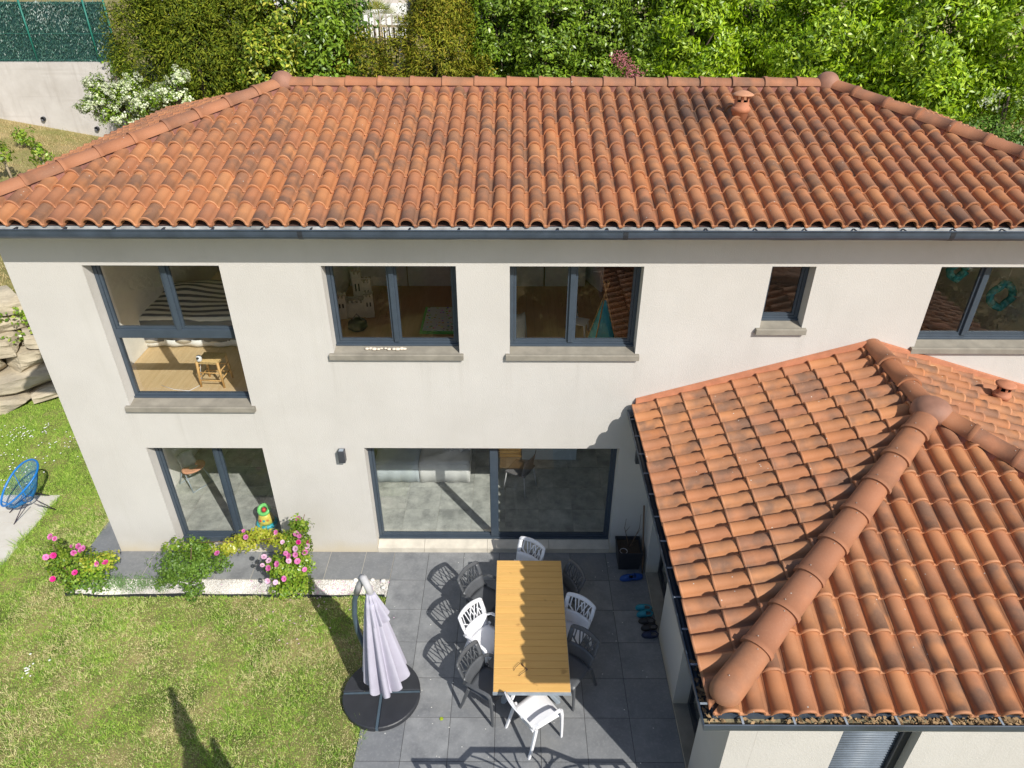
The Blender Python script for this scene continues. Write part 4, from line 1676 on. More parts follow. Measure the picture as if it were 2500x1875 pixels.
def plant(name, label, cat, c, rad, nclump, per, cr, leaf, aspect, mat, group=None, base=None, droop=0.0, shell=0.5, squash=1.0, vis_only=True, rtrunk=0.07, tangent_out=False, dens=1.0):
    """tree or shrub: crown ellipsoid(s) with a trunk from the ground"""
    cs = c if isinstance(c, list) else [(c, rad, nclump)]
    P, N, D = [], [], []
    for (cc, rr, nn) in cs:
        p, n_, d_ = crown_points(cc, rr, max(3, int(nn * dens)), per, cr, shell, squash)
        P.append(p)
        N.append(n_)
        D.append(d_)
    P, N, D = np.vstack(P), np.vstack(N), np.vstack(D)
    c0_ = cs[0][0]
    bx, by = base if base else (c0_[0], c0_[1])
    bz = float(height(bx, by))
    k = P[:, 2] > bz + 0.05
    P, N, D = P[k], N[k], D[k]
    root = thing(name, label, cat, (bx, by, bz), 0, group)
    V, F = leaf_mesh(P - np.array([bx, by, bz]), N, leaf, aspect, 0.25, droop, D if tangent_out else None)
    o = np_obj('foliage', V, F, mat, root)
    o['kind'] = 'stuff'
    limbs = []
    for (cc, rr, nn) in cs:
        for q in range(3):
            limbs.append((cc[0] - bx + random.uniform(-.5, .5) * rr[0], cc[1] - by + random.uniform(-.5, .5) * rr[1], cc[2] - bz + random.uniform(-0.1, .5) * rr[2], random.random()))
    top = max(cc[2] + 0.4 * rr[2] for cc, rr, nn in cs) - bz
    trunk(0, 0, -0.1, top, rtrunk, root, limbs=limbs)
    return root


# ------------------------------------------------------------------ boulder wall
def boulder(c, s, seed, parent):
    r = random.Random(seed)
    bm = bmesh.new()
    bmesh.ops.create_cube(bm, size=1.0)
    bmesh.ops.subdivide_edges(bm, edges=bm.edges[:], cuts=5, use_grid_fill=True)
    ph = [r.uniform(0, 6.28) for _ in range(6)]
    # a few cleavage planes knock the corners off
    cuts = []
    for k in range(7):
        d = Vector((r.uniform(-1, 1), r.uniform(-1, 0.3), r.uniform(-1, 1))).normalized()
        cuts.append((d, r.uniform(0.40, 0.56)))
    for v in bm.verts:
        p = v.co.copy()
        for d, h in cuts:
            e = p.dot(d) - h
            if e > 0:
                p -= d * e
        n = 0.020 * math.sin(p.x * 13 + ph[0]) * math.sin(p.z * 9 + ph[1]) + 0.016 * math.sin(p.z * 21 + p.x * 6 + ph[2]) + 0.010 * math.sin(p.x * 37 + ph[3] + p.z * 15)
        v.co = Vector((p.x * s[0], (p.y + n) * s[1], p.z * s[2] + 0.04 * math.sin(p.x * 5 + ph[4]) * s[2]))
    for f in bm.faces:
        f.smooth = False
    me = bpy.data.meshes.new('boulder')
    bm.to_mesh(me)
    bm.free()
    me.materials.append(M['boulder'])
    o = bpy.data.objects.new('boulder', me)
    COL.objects.link(o)
    o.parent = parent
    o.location = c
    o.rotation_euler = (r.uniform(-.10, .02), r.uniform(-.05, .05), math.atan2(0.53, 1) + r.uniform(-.05, .05))
    return o


bw = thing('boulder_wall', 'retaining wall of big stacked sandstone boulders behind the lawn at the left', 'stone wall', (-10.5, 4.9, 0))
sd = 0
brng = random.Random(12)
courses = [(0.14, 0.34, 1.3), (0.50, 0.44, 1.5), (0.93, 0.44, 1.2), (1.36, 0.44, 1.5), (1.80, 0.44, 1.25), (2.22, 0.42, 1.3)]
for ci, (z, h, w) in enumerate(courses):
    x = -15.0 + 0.55 * (ci % 3)
    while x < -5.0:
        ww = w * brng.uniform(0.7, 1.2)
        xc = x + ww * 0.44
        y = float(yb(xc)) + 0.26 + 0.13 * ci
        boulder((xc + 10.5, y - 4.9 + brng.uniform(-0.05, 0.05), z + brng.uniform(-0.02, 0.02)), (ww * 1.06, 0.75, h * brng.uniform(0.98, 1.1)), sd, bw)
        sd += 1
        x += ww * 0.90
# creeping plants in the joints
P, N = [], []
for (x, z, s, n) in ((-10.5, 2.05, 0.25, 60), (-10.15, 1.62, 0.28, 120), (-9.95, 1.25, 0.2, 100), (-9.7, 0.5, 0.3, 120), (-10.9, 1.95, 0.3, 50), (-10.0, 0.95, 0.12, 60), (-11.1, 1.5, 0.2, 30)):
    for _ in range(n):
        xx = random.gauss(x, s)
        P.append((xx, float(yb(np.array(xx))) - 0.04 + 0.28 * z * 0.9 + random.uniform(-0.12, 0.05), random.gauss(z, 0.09)))
        N.append((random.gauss(0, .5), -1, random.gauss(0.4, .5)))
V, F = leaf_mesh(np.array(P), np.array(N), 0.10, 0.6)
tag(np_obj('creeper', V, F, 'leaf_rose'), 'green creeping plants rooted in the joints of the boulder wall', 'creeper', kind='stuff')

# ------------------------------------------------------------------ concrete wall and green fence at the back left
rw = thing('retaining_wall', 'pale grey concrete retaining wall under the green screened fence', 'wall', (-18, 16.75, 3))
G().box(-12, 5.1, -0.15, 0.10, -1.0, 2.5).obj('wall_face', 'old_concrete', rw)
for x in (-16.2, -14.45):
    zz = float(height(x, 16.4)) + 0.28
    g = G()
    g.lathe([(0.075, 0.0), (0.075, 0.08), (0.06, 0.08), (0.058, 0.01)], 12, 0, (0, 0, 0), Matrix.Rotation(R(90), 3, 'X'))
    o = g.obj('drain_pipe', 'dark_metal', rw)
    o.location = (x + 18, -0.16, zz - 3)
fn = thing('garden_fence', 'green wire fence with a green artificial hedge screen on top of the concrete wall', 'fence', (-18, 16.75, 5.5))
n = 15000
x = RNG.uniform(-7, 4.85, n)
z = RNG.uniform(0.0, 1.78, n)
P = np.stack([x, RNG.uniform(0.02, 0.07, n), z], 1)
N = np.stack([RNG.normal(0, .6, n), -np.ones(n), RNG.normal(0.3, .6, n)], 1)
V, F = leaf_mesh(P, N, 0.10, 0.22, 0.2, 0.0, np.tile(np.array([[0.15, 0, 1.0]]), (n, 1)))
o = np_obj('hedge_screen', V, F, 'fence_mat', fn)
o['kind'] = 'stuff'
G().box(-7, 4.85, 0.075, 0.085, 0.0, 1.76).obj('screen_backing', 'screen_dark', fn)
for x in (-4.6, -2.2, 0.1, 2.15, 4.2, 4.86):
    G().tube([(x, -0.02, -0.02), (x, -0.02, 1.9)], 0.03, 8).obj('fence_post', 'post_green', fn)
for z in (0.06, 0.85, 1.72):
    G().tube([(-7, 0.0, z), (4.85, 0.0, z)], 0.004, 5).obj('wire', 'post_green', fn)
# ivy at the wall's end
n = 700
P = np.stack([RNG.normal(-13.05, 0.16, n), RNG.uniform(16.35, 16.55, n), RNG.uniform(4.0, 5.75, n)], 1)
P[:, 0] += (5.7 - P[:, 2]) * 0.28
N = np.stack([RNG.normal(0, .4, n), -np.ones(n), RNG.normal(0.5, .4, n)], 1)
V, F = leaf_mesh(P, N, 0.11, 0.8)
tag(np_obj('ivy', V, F, 'leaf_laurel'), 'bright green ivy climbing the right end of the concrete wall', 'ivy', kind='stuff')

# ------------------------------------------------------------------ neighbours beyond the hedge
nb = thing('neighbour_house', 'white and beige neighbouring house seen through the gap in the hedge', 'house', (-5, 26, 5.3))
G().box(-1.8, 0.28, 0, 4, 0, 1.35).obj('wall', 'nb_white', nb)
G().box(-1.8, 0.278, 0.25, 4, 1.352, 4.4).obj('wall', 'nb_beige', nb)
G().box(0.282, 3.6, 0.3, 4, 0, 4.4).obj('wall', 'nb_dark', nb)
for k in range(9):
    G().box(0.75, 2.2, 0.262, 0.298, 0.35 + k * 0.09, 0.41 + k * 0.09).obj('slat', 'nb_beige', nb)
G().box(0.55, 0.68, 0.2, 0.298, 0, 3).obj('post', 'bark', nb)
nb2 = thing('neighbour_house', 'white neighbouring house with a small window behind the end of the green fence', 'house', (-15, 30, 5.3))
G().box(-3, 3.4, 0, 5, 0, 5.2).obj('wall', 'nb_white', nb2)
wf = G().box(-0.55, -0.10, -0.03, -0.002, 1.75, 2.1).obj('window', 'nb_beige', nb2)
G().box(-0.50, -0.15, -0.036, -0.031, 1.8, 2.05).obj('pane', 'window_glass', wf)
bf = thing('railing', 'black metal garden railing in front of the white house at the left', 'railing', (-14.0, 22, 5.3))
for k in range(16):
    G().tube([(-0.8 + k * 0.12, 0, 0), (-0.8 + k * 0.12, 0, 1.3)], 0.018, 5).obj('bar', 'dark_metal', bf)
for z in (0.15, 1.25):
    G().tube([(-0.85, 0, z), (1.05, 0, z)], 0.022, 5).obj('rail', 'dark_metal', bf)

dk = thing('deck_railing', 'pale wooden deck railing with grey posts in front of the palms', 'railing', (-4.7, 18, 5.3))
G().box(-1.0, 1.4, -0.09, 0.09, 1.14, 1.20).obj('handrail', 'deck_wood', dk)
for x in (-0.72, 0.78):
    G().box(x - 0.03, x + 0.03, -0.16, -0.10, 0.2, 1.35).obj('post', 'nb_white', dk)
for k in range(14):
    x = -0.95 + k * 0.17
    G().box(x - 0.022, x + 0.022, -0.02, 0.02, 0.05, 1.135).obj('baluster', 'picket_wood', dk)
for k in range(9):
    x = -0.75 + k * 0.2
    G().box(x - 0.025, x + 0.025, 0.5, 0.55, 0.3, 1.5).obj('baluster', 'nb_beige', dk)


def palm(loc, h, r, n, label, yellow):
    t = thing('fan_palm', label, 'palm', loc, 0, 'fan palms behind the hedge')
    g = G().tube([(0, 0, -0.1), (0.02, 0, h * 0.5), (0, 0.02, h)], [0.10, 0.09, 0.07], 8)
    g.obj('trunk', 'straw' if yellow else 'bark', t)
    for k in range(n):
        az = 6.283 * k / n + random.uniform(-.2, .2)
        el = random.uniform(0.2, 1.25)
        d = Vector((math.cos(az) * math.cos(el), math.sin(az) * math.cos(el), math.sin(el)))
        tip = Vector((0, 0, h)) + d * r * 0.55
        side = d.cross(Vector((0, 0, 1))).normalized()
        upv = side.cross(d)
        g = G()
        g.tube([(0, 0, h), tip], 0.01, 4)
        for q in range(13):
            a = R(-80 + 160 * q / 12)
            dd = d * math.cos(a) + side * math.sin(a)
            e = tip + dd * r * 0.55 - Vector((0, 0, 0.05 * r))
            w = upv.cross(dd).normalized() * 0.018
            b = len(g.v)
            mid = tip.lerp(e, 0.5)
            g.v += [tuple(tip), tuple(mid + w), tuple(e), tuple(mid - w)]
            g.face((b, b + 1, b + 2, b + 3))
        g.obj('frond', 'palm_leaf', t)
    return t


palm((-5.15, 21.2, 5.3), 1.0, 0.95, 12, 'taller fan palm with a yellow trunk in front of the white house wall', True)
palm((-4.0, 20.6, 5.3), 0.85, 0.7, 9, 'short fan palm at the right of the taller palm', False)

pf = thing('picket_fence', 'dark wooden picket fence glimpsed between the hedge plants', 'fence', (3.0, 16.9, 5.2))
pk = G()
for k in range(130):
    x = -4.0 + k * 0.105
    pk.box(x - 0.04, x + 0.04, -0.012, 0.012, -0.1, 1.75)
for z in (0.3, 1.4):
    pk.box(-4.1, 9.7, 0.014, 0.05, z, z + 0.08)
o = pk.obj('picket', 'picket_wood', pf)
o['kind'] = 'stuff'

# ------------------------------------------------------------------ the hedge behind the house
HB = 'hedge plants behind the house'
plant('conifer', 'large dark olive conifer at the left end of the hedge beside the green fence', 'conifer',
      [((-11.1, 14.6, 5.5), (1.0, 1.0, 2.3), 380), ((-9.7, 14.7, 5.9), (1.2, 1.0, 2.6), 520), ((-8.5, 14.9, 6.4), (0.9, 0.9, 2.0), 280), ((-9.9, 15.0, 7.6), (1.3, 1.0, 1.4), 300), ((-7.9, 14.9, 7.3), (0.6, 0.6, 0.9), 90)],
      None, None, 70, 0.42, 0.125, 0.24, 'leaf_conifer', HB, (-9.8, 15.0), 0.15, 0.72, tangent_out=True, dens=0.72)
plant('shrub', 'tall shrub with yellow tipped leaves to the right of the large olive conifer', 'shrub',
      [((-7.3, 14.1, 5.3), (1.0, 0.8, 1.6), 300), ((-6.7, 14.5, 6.8), (1.2, 0.9, 1.3), 280)], None, None, 40, 0.31, 0.15, 0.42, 'leaf_yellow', HB, (-7.0, 14.7), 0.0, 0.72, dens=0.6)
plant('shrub', 'green laurel like shrub with yellow tips left of the palm gap', 'shrub',
      [((-5.75, 14.4, 5.7), (0.85, 0.8, 1.6), 280), ((-5.6, 14.7, 7.0), (0.7, 0.8, 1.2), 190)], None, None, 40, 0.30, 0.15, 0.42, 'leaf_laurel', HB, (-5.6, 14.7), 0.0, 0.72, dens=0.6)
plant('shrub', 'low shrub of bronze and green shoots in the gap below the palms', 'shrub',
      [((-4.5, 14.5, 5.15), (0.95, 0.7, 1.55), 300), ((-3.6, 14.3, 5.2), (0.75, 0.6, 1.5), 220)], None, None, 24, 0.24, 0.13, 0.3, 'leaf_conifer_olive', HB, (-4.3, 14.7), 0.0, tangent_out=True)
plant('conifer', 'bushy olive conifer to the right of the palm gap', 'conifer',
      [((-2.4, 14.6, 5.9), (1.0, 0.9, 2.1), 460), ((-2.1, 14.8, 7.4), (0.8, 0.8, 1.2), 230)], None, None, 60, 0.36, 0.115, 0.26, 'leaf_conifer_olive', HB, (-2.4, 15.0), 0.0, 0.7, tangent_out=True, dens=0.75)
plant('conifer', 'small conifer tip just above the ridge right of the bushy olive conifer', 'conifer',
      [((-1.15, 14.0, 4.9), (0.45, 0.45, 1.4), 80)], None, None, 24, 0.2, 0.14, 0.24, 'leaf_conifer_olive', HB, (-1.15, 14.1), 0.0, tangent_out=True)
lx = [(-0.6, 15.2, 6.6, 'first cherry laurel right of the olive conifer, with glossy yellow green leaves'),
      (0.95, 14.7, 6.1, 'second cherry laurel from the olive conifer, glossy and dense down to the ridge'),
      (2.5, 15.0, 6.4, 'cherry laurel left of the pink flowering shrub'),
      (4.1, 14.8, 6.6, 'cherry laurel above the pink flowering shrub, next to the light green maple')]
for i, (x, y, z, lb) in enumerate(lx):
    plant('cherry_laurel', lb, 'shrub', [((x, y, z), (0.95, 0.8, 1.7), 105), ((x + 0.25, y + 0.1, z + 1.1), (0.85, 0.7, 0.8), 50), ((x - 0.1, y - 0.3, z - 1.1), (0.8, 0.6, 1.0), 50)],
          None, None, 66, 0.30, 0.135, 0.42, 'leaf_laurel', HB, (x, y + 0.3), 0.1, 0.72)
plant('flowering_shrub', 'shrub with dusty pink flower heads in front of the laurels', 'shrub', [((3.6, 13.6, 5.3), (0.75, 0.5, 0.8), 60)], None, None, 22, 0.24, 0.13, 0.4, 'leaf_laurel', HB, (3.6, 13.8))
n = 900
ctr = np.array([(3.1, 13.2, 5.95), (3.35, 13.2, 5.75), (3.55, 13.15, 5.6), (3.3, 13.15, 5.5), (4.2, 13.2, 5.3), (3.95, 13.2, 5.2), (2.95, 13.2, 6.1)])
ii = RNG.integers(0, len(ctr), n)
P = ctr[ii] + RNG.normal(size=(n, 3)) * np.array([0.13, 0.08, 0.10])
V, F = leaf_mesh(P - np.array([3.6, 13.8, float(height(3.6, 13.8))]), RNG.normal(size=(n, 3)) + np.array([0, -1, .5]), 0.05, 0.8)
o = np_obj('blossom', V, F, 'blossom_pink', bpy.data.objects['flowering_shrub'])
o['kind'] = 'stuff'

names = ('first', 'second', 'third', 'fourth', 'fifth', 'sixth', 'seventh', 'eighth', 'ninth', 'tenth', 'eleventh')
for k, x in enumerate((-10.6, -8.9, -7.2, -5.8, -2.0, 0.2, 2.4, 4.6, 6.8, 9.4, 12.2)):
    z0 = 6.4 if k < 9 else 6.0
    plant('hedge_shrub', names[k] + ' from the left of the dark shrubs filling the back of the hedge', 'shrub', [((x, 15.9, z0), (1.35, 0.55, 2.4), 150)], None, None, 22, 0.34, 0.20, 0.45, 'leaf_rose_dark', 'dark shrubs at the back of the hedge', (x, 16.0), 0.0, 0.3)

mp = [((5.3, 14.3, 6.4), (1.3, 1.1, 1.8), 110, 'light green box elder left of the dark hollow in the trees'),
      ((7.0, 15.2, 7.2), (1.4, 1.2, 1.4), 95, 'light green box elder above the dark hollow, behind the ridge end'),
      ((8.8, 13.6, 6.5), (1.7, 1.3, 1.9), 150, 'light green box elder just right of the ridge end'),
      ((11.3, 12.6, 6.3), (1.9, 1.4, 2.0), 190, 'broad light green box elder hanging over the right hip'),
      ((13.9, 12.3, 6.6), (1.7, 1.4, 2.0), 170, 'light green box elder at the right edge behind the roof')]
for c, r, k, lb in mp:
    plant('box_elder', lb, 'tree', [(c, r, k), ((c[0] + 0.5, c[1] - 0.4, c[2] - 1.0), (r[0] * 0.85, r[1] * 0.7, 0.9), k // 3)], None, None, 120, 0.50, 0.165, 0.36, 'leaf_maple', 'light green trees behind the right half of the roof', (c[0], c[1] + 0.4), 0.6, 0.62, 0.8, rtrunk=0.10)
plant('shrub', 'dark understorey shrub in the hollow between the laurels and the light trees', 'shrub', [((6.9, 14.6, 5.2), (1.5, 0.7, 1.3), 160)], None, None, 24, 0.3, 0.12, 0.4, 'leaf_laurel', HB, (6.9, 14.9))
plant('shrub', 'dark green shrub at the right edge under the light green tree', 'shrub', [((12.3, 10.4, 4.3), (1.1, 0.7, 0.8), 160), ((13.5, 10.2, 4.3), (0.9, 0.6, 0.8), 110)], None, None, 26, 0.26, 0.13, 0.4, 'leaf_rose_dark', HB, (12.6, 10.6))

# white flowering shrubs at the left hip
for blobs, lb, b in (([((-12.1, 13.4, 5.0), (0.55, 0.35, 0.30), 34), ((-12.6, 13.4, 4.75), (0.40, 0.3, 0.16), 16), ((-12.3, 13.4, 5.35), (0.35, 0.25, 0.22), 12), ((-11.5, 13.5, 5.05), (0.5, 0.35, 0.32), 30), ((-11.2, 13.5, 5.4), (0.22, 0.2, 0.26), 8), ((-11.9, 13.5, 4.45), (0.7, 0.4, 0.35), 40), ((-11.1, 13.5, 4.7), (0.45, 0.35, 0.35), 22)], 'wide shrub covered in white blossom in front of the concrete wall', (-11.8, 13.7)),
                    ([((-9.75, 13.2, 5.55), (0.28, 0.25, 0.24), 15), ((-10.15, 13.2, 5.2), (0.35, 0.3, 0.22), 18), ((-9.9, 13.2, 4.95), (0.4, 0.3, 0.3), 18), ((-10.6, 13.2, 5.0), (0.3, 0.25, 0.18), 10)], 'small shrub with upright white blossom beside the hip, right of the wide one', (-9.9, 13.3))):
    rt = plant('flowering_shrub', lb, 'shrub', [(c, r, int(k * 1.2)) for c, r, k in blobs], None, None, 26, 0.16, 0.075, 0.5, 'leaf_laurel', 'white flowering shrubs by the left hip', b, 0.0, 0.3)
    PP, NN = [], []
    for c, r, k in blobs:
        p, n_, d_ = crown_points(c, np.array(r) * 1.12, int(k * 1.9), 26, 0.10, 0.7)
        kk = p[:, 2] > c[2] - r[2] * 0.5
        PP.append(p[kk])
        NN.append(n_[kk])
    V, F = leaf_mesh(np.vstack(PP) - np.array(rt.location), np.vstack(NN), 0.065, 0.85)
    o = np_obj('blossom', V, F, 'blossom_white', rt)
    o['kind'] = 'stuff'
rt = plant('flowering_shrub', 'shrub with white blossom in the dark hollow at the right edge', 'shrub', [((12.9, 10.9, 5.3), (0.8, 0.5, 0.4), 30)], None, None, 20, 0.22, 0.1, 0.45, 'leaf_laurel', None, (13.0, 11.0))
p, n_, d_ = crown_points((12.6, 10.5, 5.45), (0.7, 0.3, 0.2), 12, 16, 0.12, 0.5)
V, F = leaf_mesh(p - np.array(rt.location), n_, 0.06, 0.8)
np_obj('blossom', V, F, 'blossom_white', rt)['kind'] = 'stuff'

FGR = 'shrubs along the front of the lawn'
for k in range(9):
    x, y, r = -12.5 + 2.3 * k, -9.6 - 0.5 * (k % 3), 1.25 + 0.2 * (k % 2)
    lb = 'dark garden shrub, number %s from the left along the lawn front' % ('one', 'two', 'three', 'four', 'five', 'six', 'seven', 'eight', 'nine')[k]
    plant('garden_shrub', lb, 'shrub', [((x, y, 0.95), (r, r * 0.8, 0.95), 80)], None, None, 24, 0.32, 0.17, 0.45, 'leaf_rose_dark', FGR, (x, y))
plant('garden_shrub', 'dark green garden shrub in front of the wing, at the right end', 'shrub', [((12.4, -8.2, 0.9), (1.2, 1.2, 1.0), 80)], None, None, 24, 0.32, 0.17, 0.45, 'leaf_rose_dark', FGR, (12.4, -8.2))

# young vines on stakes on the bank
for k, (x, y, lb) in enumerate(((-14.42, 11.51, 'young leafy vine on the leftmost wooden stake of the bank'), (-13.45, 11.75, 'young leafy vine on a leaning wooden stake nearest the roof'), (-15.4, 14.3, 'young vine without a visible stake higher on the bank'))):
    z = float(height(x, y))
    t = thing('young_vine', lb, 'plant', (x, y, z), 0, 'young vines on the dry bank')
    if k < 2:
        G().tube([(0.03 * k, 0, -0.1), (-0.12 - 0.1 * k, 0.05, 0.95)], 0.035, 6).obj('stake', 'stake_wood', t)
    p, n_, d_ = crown_points((-0.12, 0.0, 0.8 if k < 2 else 0.4), (0.38, 0.3, 0.35), 16, 14, 0.13, 0.3)
    V, F = leaf_mesh(p, n_, 0.11, 0.7, droop=0.3)
    np_obj('foliage', V, F, 'leaf_rose', t)['kind'] = 'stuff'


# ------------------------------------------------------------------ roses by the path
def flower_mesh(mat):
    me_v, me_f = [], []
    for ring, (r, z, n, tilt) in enumerate(((0.042, 0.0, 7, 0.35), (0.032, 0.010, 6, 0.7), (0.020, 0.018, 5, 1.0), (0.010, 0.024, 3, 1.3))):
        for k in range(n):
            a = 6.283 * k / n + ring * 0.5
            d = Vector((math.cos(a), math.sin(a), 0))
            s = Vector((-math.sin(a), math.cos(a), 0))
            w = r * 0.75
            b = len(me_v)
            up = Vector((0, 0, 1))
            out = d * math.cos(tilt) + up * math.sin(tilt)
            base = d * r * 0.25 + up * z
            me_v += [base - s * w * 0.4, base + s * w * 0.4, base + out * r * 0.7 + s * w * 0.75, base + out * r * 1.0, base + out * r * 0.7 - s * w * 0.75]
            me_f.append((b, b + 1, b + 2, b + 3, b + 4))
    me = bpy.data.meshes.new('rose_flower')
    me.from_pydata([tuple(v) for v in me_v], [], me_f)
    me.materials.append(M[mat])
    return me


FL = {m: flower_mesh(m) for m in ('petal_pink', 'petal_hot', 'petal_pale')}


def rose(label, base, blobs, stems, flowers, leaf=0.055, per=20):
    root = thing('rose_bush', label, 'rose bush', base, 0, None)
    B = np.array(base)
    for mat in sorted({b[4] for b in blobs}):
        P, N = [], []
        for (c, r, k, cr, mt) in blobs:
            if mt != mat:
                continue
            p, n_, d_ = crown_points(c, r, k, per, cr, 0.25)
            P.append(p)
            N.append(n_)
        P, N = np.vstack(P), np.vstack(N)
        kk = P[:, 2] > 0.02
        V, F = leaf_mesh(P[kk] - B, N[kk], leaf, 0.62, 0.2, 0.15)
        np_obj('foliage', V, F, mat, root)['kind'] = 'stuff'
    g = G()
    for pts in stems:
        pts = [Vector(p) - Vector(base) for p in pts]
        g.tube(pts, [0.012] * (len(pts) - 1) + [0.005], 6)
    g.obj('stem', 'twig', root)
    for (x, y, z, s, mt) in flowers:
        o = bpy.data.objects.new('rose_flower', FL[mt])
        COL.objects.link(o)
        o.parent = root
        o.location = (x - base[0], y - base[1], z - base[2])
        d = Vector((random.uniform(-.4, .5), random.uniform(-1.0, -0.2), random.uniform(0.5, 1.0)))
        o.rotation_euler = d.to_track_quat('Z', 'Y').to_euler()
        o.scale = (s, s, s)
    return root


_cr = np.array(cam.rotation_euler.to_matrix())


def at(u, v, y):
    """world point where the photo pixel's ray meets the upright plane at depth y (layout of the flower heads)"""
    d = _cr @ np.array([(u - 1250) / 1709.96, -(v - 937.5) / 1709.96, -1.0])
    t = (y - CAM.y) / d[1]
    return tuple(np.array(CAM) + d * t)


def px8(x, y):
    return 90 + x * .16727, 1270 + y * .16727


def px7(x, y):
    return 330 + x * .20344, 1290 + y * .20344


fl = []
for (x, y, yy, s, mt) in ((200, 240, -0.55, 1.25, 'petal_pink'), (265, 270, -0.6, 1.0, 'petal_pink'), (610, 380, -0.5, 1.2, 'petal_pink'), (675, 410, -0.55, 1.2, 'petal_pink'), (630, 445, -0.6, 0.9, 'petal_pink'), (540, 475, -0.65, 1.15, 'petal_pink'),
                       (130, 540, -0.8, 1.2, 'petal_pink'), (240, 515, -0.8, 1.2, 'petal_hot'), (880, 635, -0.75, 1.15, 'petal_pink'), (1000, 620, -0.7, 1.2, 'petal_hot'), (555, 765, -0.95, 1.1, 'petal_hot'), (232, 858, -1.0, 1.1, 'petal_hot'), (505, 380, -0.45, 0.7, 'petal_pink')):
    p = at(*px8(x, y), yy - 0.1)
    fl.append((*p, s * 0.84, mt))
rose('bushy rose with bright pink flowers at the left end of the gravel strip', (-7.05, -0.80, 0.0),
     [((-6.95, -0.72, 0.40), (0.50, 0.28, 0.32), 60, 0.11, 'leaf_rose'), ((-6.65, -0.68, 0.42), (0.34, 0.24, 0.22), 40, 0.10, 'leaf_rose'), ((-7.28, -0.62, 0.48), (0.24, 0.2, 0.28), 26, 0.1, 'leaf_rose'), ((-6.62, -0.72, 0.50), (0.3, 0.2, 0.15), 24, 0.09, 'leaf_rose_yellow'), ((-6.85, -0.9, 0.22), (0.5, 0.15, 0.2), 30, 0.1, 'leaf_rose_dark')],
     [[(-7.05, -0.8, 0), (-7.0, -0.75, 0.4), (-6.7, -0.7, 0.6)], [(-7.05, -0.8, 0), (-7.2, -0.7, 0.4), (-7.3, -0.6, 0.75)], [(-7.05, -0.8, 0), (-6.9, -0.8, 0.3)]], fl)
rose('dark green rose shrub without flowers in the middle of the gravel strip', (-5.12, -0.93, 0.0),
     [((-5.25, -0.80, 0.50), (0.44, 0.30, 0.26), 135, 0.09, 'leaf_rose_dark'), ((-4.92, -0.82, 0.52), (0.28, 0.24, 0.18), 70, 0.09, 'leaf_rose_dark'), ((-4.60, -0.78, 0.55), (0.15, 0.14, 0.16), 24, 0.07, 'leaf_rose_dark'), ((-4.98, -0.70, 0.75), (0.20, 0.16, 0.22), 36, 0.08, 'leaf_rose_dark'), ((-5.05, -1.05, 0.22), (0.2, 0.14, 0.18), 24, 0.08, 'leaf_rose_dark'), ((-5.45, -0.95, 0.3), (0.2, 0.14, 0.14), 16, 0.08, 'leaf_rose_dark')],
     [[(-5.12, -0.93, -0.02), (-5.12, -0.9, 0.25), (-5.3, -0.8, 0.6)], [(-5.12, -0.9, 0.2), (-4.9, -0.82, 0.5), (-4.58, -0.78, 0.62)], [(-5.12, -0.9, 0.25), (-5.0, -0.75, 0.9)]], [], 0.045, 18)
fl = []
for (x, y, yy, s, mt) in ((1330, 105, -0.6, 1.0, 'petal_pink'), (1690, 48, -0.6, 0.95, 'petal_pink'), (1930, 65, -0.6, 1.15, 'petal_pink'), (1970, 92, -0.6, 0.9, 'petal_pink'), (1960, 165, -0.65, 1.0, 'petal_hot'), (2065, 215, -0.6, 1.1, 'petal_pale'), (2075, 165, -0.55, 0.8, 'petal_hot'),
                       (1925, 243, -0.75, 1.15, 'petal_pale'), (2040, 290, -0.7, 1.2, 'petal_pink'), (1805, 300, -0.8, 0.95, 'petal_pink'), (1845, 332, -0.8, 1.1, 'petal_pink'), (1925, 315, -0.8, 1.1, 'petal_pink'), (1840, 392, -0.85, 1.1, 'petal_pale'), (1948, 396, -0.85, 1.2, 'petal_pink'),
                       (1545, 343, -0.85, 1.1, 'petal_pale'), (1605, 388, -0.85, 1.15, 'petal_pale'), (1703, 427, -0.85, 1.2, 'petal_pink'), (1525, 445, -0.85, 0.9, 'petal_pale'), (1600, 475, -0.88, 1.15, 'petal_pink'), (2035, 495, -0.8, 1.0, 'petal_pink'), (1790, 603, -0.95, 1.15, 'petal_pink'),
                       (1592, 630, -0.95, 1.1, 'petal_pale'), (1685, 648, -0.98, 1.0, 'petal_pale'), (985, 300, -0.65, 1.1, 'petal_pink'), (1300, 30, -0.6, 0.7, 'petal_pink'), (1770, 165, -0.65, 0.9, 'petal_pale')):
    p = at(*px7(x, y), yy - 0.16)
    fl.append((*p, s * 0.84, mt))
p = at(350 + 1950 * .1944, 1060 + 1070 * .1944, -0.6)
fl.append((*p, 1.1, 'petal_pink'))
